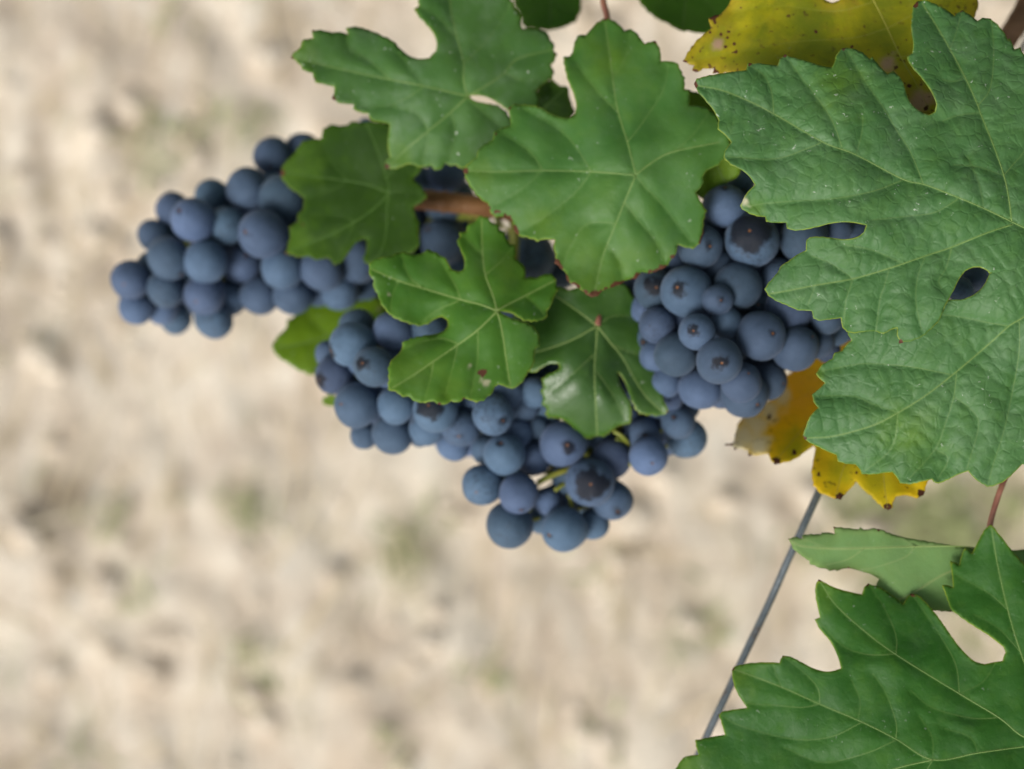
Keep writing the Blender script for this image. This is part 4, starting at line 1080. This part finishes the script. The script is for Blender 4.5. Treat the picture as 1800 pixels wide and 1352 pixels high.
B1 = [(479,275,32,2), (531,264,28,3), (434,332,34,1.5), (497,350,40,1), (373,345,28,2.5), (304,368,28,2.5), (339,387,36,1,-.35,-.3,.12), (272,414,27,2.2), (400,397,31,1), (462,412,40,0,-.5,0,.14),
      (297,454,35,.6), (361,460,35,.3), (425,462,33,.8), (498,470,36,1), (230,492,32,1,-.1,.3,.05), (291,508,30,1), (360,517,34,1.2,-.2,.4,.1), (240,541,28,2.4), (285,543,26,2.6), (309,560,26,2.8), (376,562,31,2),
      (403,525,30,2.2), (457,519,32,1.8), (515,518,34,1.6), (566,474,35,1.2), (625,455,40,1.4), (598,512,31,2.2), (643,503,26,2.4), (560,512,26,2.8),
      (643,222,14,3.5), (741,322,27,3.2), (786,303,32,3), (790,352,42,3.6), (779,424,38,3), (935,452,40,3.2), (985,475,32,3.6), (690,440,34,3), (650,520,24,3.4), (800,470,30,3.4), (730,470,30,3.6), (708,390,32,3.4), (735,372,28,4.2)]
B1f = [(560,290,34,2.6), (600,330,38,2.2), (560,400,38,1.9), (620,390,38,2.6), (660,320,34,3.2), (600,260,30,3.4), (530,430,34,2.4), (440,390,34,2.6), (380,430,33,2.6), (330,480,33,2.6), (430,490,32,3), (500,420,34,2.6), (270,470,28,2.4),
       (480,340,34,3), (560,350,34,3.6), (640,400,34,3.8), (880,440,30,4.4), (850,480,34,4.4), (740,410,34,4.6), (930,500,34,4.6), (830,400,34,5)]
bunch('long dark blue grape bunch tapering to the left against the pale soil', 0.543, B1, B1f, [(880,372,0.536), (760,385,0.556), (640,400,0.560), (520,420,0.560), (420,440,0.556), (320,475,0.552), (250,505,0.548)], seed=5)

B2 = [(628,573,30,2.4), (620,605,39,1.4,-.85,.3,.28), (690,583,34,2), (752,574,36,2), (657,645,35,.4,-.45,-.15,.34), (588,660,33,2,-.75,.25,.42), (577,622,23,2.8), (627,712,39,.6,-.6,-.05,.12), (697,712,33,1), (765,722,38,.8,-.25,-.25,.72),
      (690,762,35,1.6), (640,765,24,2.6), (750,752,31,2), (738,768,18,2.8), (810,752,33,1.6), (797,781,29,2.4), (867,729,35,1.2,.5,.3,.3), (888,688,32,1.2), (941,690,27,1.4), (923,715,26,2.2),
      (910,762,25,2.2), (948,752,18,1.8), (990,780,41,-.2,.12,.02,.30), (887,798,36,.4,-.15,-.55,.10), (938,806,30,1.6), (848,853,35,.8,-.3,.3,.10), (912,868,34,.0,.1,.75,.05), (1038,848,41,-.2,-.05,.02,.74), (962,881,24,1.6),
      (895,923,41,.4), (992,931,39,.3), (1043,921,27,1.8), (1077,880,34,.8,.2,.5,.12), (950,915,22,2.6), (1075,806,34,1), (1140,802,34,.8,.1,.3,.12), (1132,766,32,1.4,0,0,.3), (1207,770,34,1.2), (1192,742,29,.9), (1207,716,22,1.8),
      (1057,770,26,1.4), (1113,736,22,1.4), (1160,703,32,1), (855,790,26,2.6)]
B2f = [(640,630,32,2.8), (690,650,34,2), (740,650,34,2.2), (800,660,34,2.2), (850,650,32,2.4), (720,610,32,2.8), (790,600,34,2.8), (850,600,32,3), (900,640,30,2.8), (960,720,30,2.8), (1010,700,34,2.6), (1060,700,34,2.6), (1110,690,30,2.6), (980,650,30,3),
       (1050,630,32,3), (1110,630,30,3), (930,760,30,3.2), (1000,840,30,2.6), (1090,780,28,2.8), (680,700,34,2.8), (740,710,34,2.8), (990,880,26,2.8), (1160,750,26,2.8), (900,840,28,2.8), (900,556,30,3), (935,655,26,2.8), (785,700,32,2.6), (835,700,30,2.6), (1170,660,28,2.6)]
bunch('lower grape bunch hanging below the leaves with its tip in the open', 0.497, B2, B2f, [(905,380,0.537), (900,480,0.540), (880,600,0.534), (900,690,0.526), (950,780,0.522), (985,850,0.516), (1000,900,0.514)],
      [([(945,849,.4985), (965,838,.499), (995,826,.501), (1030,812,.506)], .0011), ([(1000,868,.503), (1004,884,.503), (1006,900,.504)], .0009), ([(975,862,.501), (990,852,.502), (1004,842,.505)], .0008),
       ([(1078,757,.497), (1095,768,.497), (1106,782,.500)], .0008), ([(1082,772,.498), (1100,776,.499)], .0007), ([(1030,800,.504), (1042,786,.508), (1050,760,.515)], .0012)], seed=9)

B3 = [(1297,324,28,2), (1275,362,38,1.4,-.1,-.8,.12), (1322,423,48,.1,-.25,-.25,.80), (1230,433,40,.8,.3,.1,.22), (1413,417,43,1.2), (1470,402,26,1.8), (1207,513,45,.2,-.45,-.1,.27), (1262,527,26,-.6,.05,.1,.2), (1297,503,41,1), (1367,490,34,1.8),
      (1277,567,28,.2), (1225,583,32,-.2,-.3,0,.27), (1338,590,43,.2,.3,-.05,.08), (1387,545,42,1.4), (1188,623,38,.6), (1265,635,40,-.2,-.05,.1,.30), (1232,683,37,1), (1303,672,35,.7), (1308,693,41,1.7), (1350,668,34,1.8), (1398,612,40,1.1),
      (1437,600,30,2), (1455,558,30,1.9), (1150,508,35,1.4,0,0,.5), (1155,572,32,1.6), (1130,540,28,2.4), (1687,510,23,-.4), (1713,490,22,.6), (1500,410,28,2.2), (1172,672,26,2), (1180,700,22,2.4)]
B3f = [(1260,470,36,2), (1320,470,36,2.4), (1250,400,36,2.2), (1360,380,34,2.4), (1420,480,36,2.2), (1460,470,34,2.6), (1240,560,32,2), (1290,600,34,2), (1340,540,34,2.2), (1400,580,32,2.6), (1210,640,30,2.4), (1190,560,32,2.2), (1180,460,32,2.4),
       (1540,460,34,2.4), (1600,500,34,2.4), (1650,480,34,2.4), (1500,520,34,2.6), (1560,560,34,2.8), (1640,550,34,2.6), (1720,540,32,4), (1350,640,30,2.6), (1270,690,28,2.8), (1745,480,28,4.4), (1490,440,30,3.2), (1120,500,28,2.8), (1152,625,28,2.8), (1140,596,26,3), (1096,664,26,3.4), (1472,582,26,2.6), (1500,570,28,3), (1455,615,22,2.8)]
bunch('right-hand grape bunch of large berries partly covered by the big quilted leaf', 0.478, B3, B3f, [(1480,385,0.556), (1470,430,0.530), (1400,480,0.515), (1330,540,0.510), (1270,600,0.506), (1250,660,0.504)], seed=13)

# ------------------------------------------------------------------ trellis wire
wp = [P(1080, 1655, 0.483), P(1240, 1300, 0.484), P(1340, 1085, 0.485), P(1440, 862, 0.486), P(1640, 425, 0.545), P(1900, -140, 0.60)]
wpath = [Vector(p) + Vector((noise.noise(Vector((i * 0.21, 0.3, 0))), noise.noise(Vector((i * 0.21, 7.3, 0))), 0)) * 0.00018 for i, p in enumerate(smooth_path(wp, 12))]
a, b = tube_data(wpath, 0.00126, 12)
tag(mesh_obj('trellis_wire', a, b, M_WIRE), 'taut grey metal trellis wire running diagonally down past the lower leaves', 'wire')

# ------------------------------------------------------------------ unseen rest of the vine row, added to shade the bunches
def shade_canopy():
    prof = []
    for k in range(24):
        a = 2 * math.pi * k / 24
        r = 0.80 + 0.13 * math.cos(5 * a) + (0.06 if k % 2 else -0.04) - (0.45 if k == 12 else 0)
        prof.append((a, r))
    V, F = [], []
    placed = 0
    rc = random.Random(77)
    while placed < 680:
        c = Vector((rc.uniform(-0.20, 1.15), rc.uniform(-0.15, 0.65), rc.uniform(0.75, 1.70)))
        R = rc.uniform(0.04, 0.065)
        q = c - CAM
        d = -q.dot(BACK)
        if d < 0.05:
            continue
        m = R / d * FPX + 60
        px, py = 900 + q.dot(RIGHT) / d * FPX, 676 - q.dot(UP) / d * FPX
        if not (py < -m or px > 1800 + m):
            continue
        if c.y < 0.14 and c.x < 0.42:
            continue
        n = Vector((rc.gauss(-0.1, 0.5), rc.gauss(-0.5, 0.5), rc.gauss(0.8, 0.4))).normalized()
        u = n.orthogonal().normalized()
        w = n.cross(u)
        a0 = rc.uniform(0, 6.28)
        k = len(V)
        V.append(c)
        for a, r in prof:
            V.append(c + (u * math.cos(a + a0) + w * math.sin(a + a0)) * (R * r) - n * (0.25 * R * r * r * rc.uniform(0.6, 1.2)))
        F += [(k, k + 1 + i, k + 1 + (i + 1) % 24) for i in range(24)]
        placed += 1
    g = NG('canopy_leaf')
    nz = g.noise(12, 3, 0.6, g.coord('Object'))
    pr = g.principled(g.mix(nz, (0.024, 0.085, 0.016), (0.05, 0.13, 0.025)), 0.5, Specular_IOR_Level=0.35)
    tr = g.n('ShaderNodeBsdfTranslucent')
    tr.inputs['Color'].default_value = (0.12, 0.3, 0.02, 1)
    mx = g.n('ShaderNodeMixShader')
    mx.inputs[0].default_value = 0.3
    g.t.links.new(pr, mx.inputs[1])
    g.t.links.new(tr.outputs[0], mx.inputs[2])
    o = mesh_obj('shade_canopy', V, F, g.out(mx.outputs[0]), VINE, smooth=False)
    o['kind'] = 'stuff'
shade_canopy()
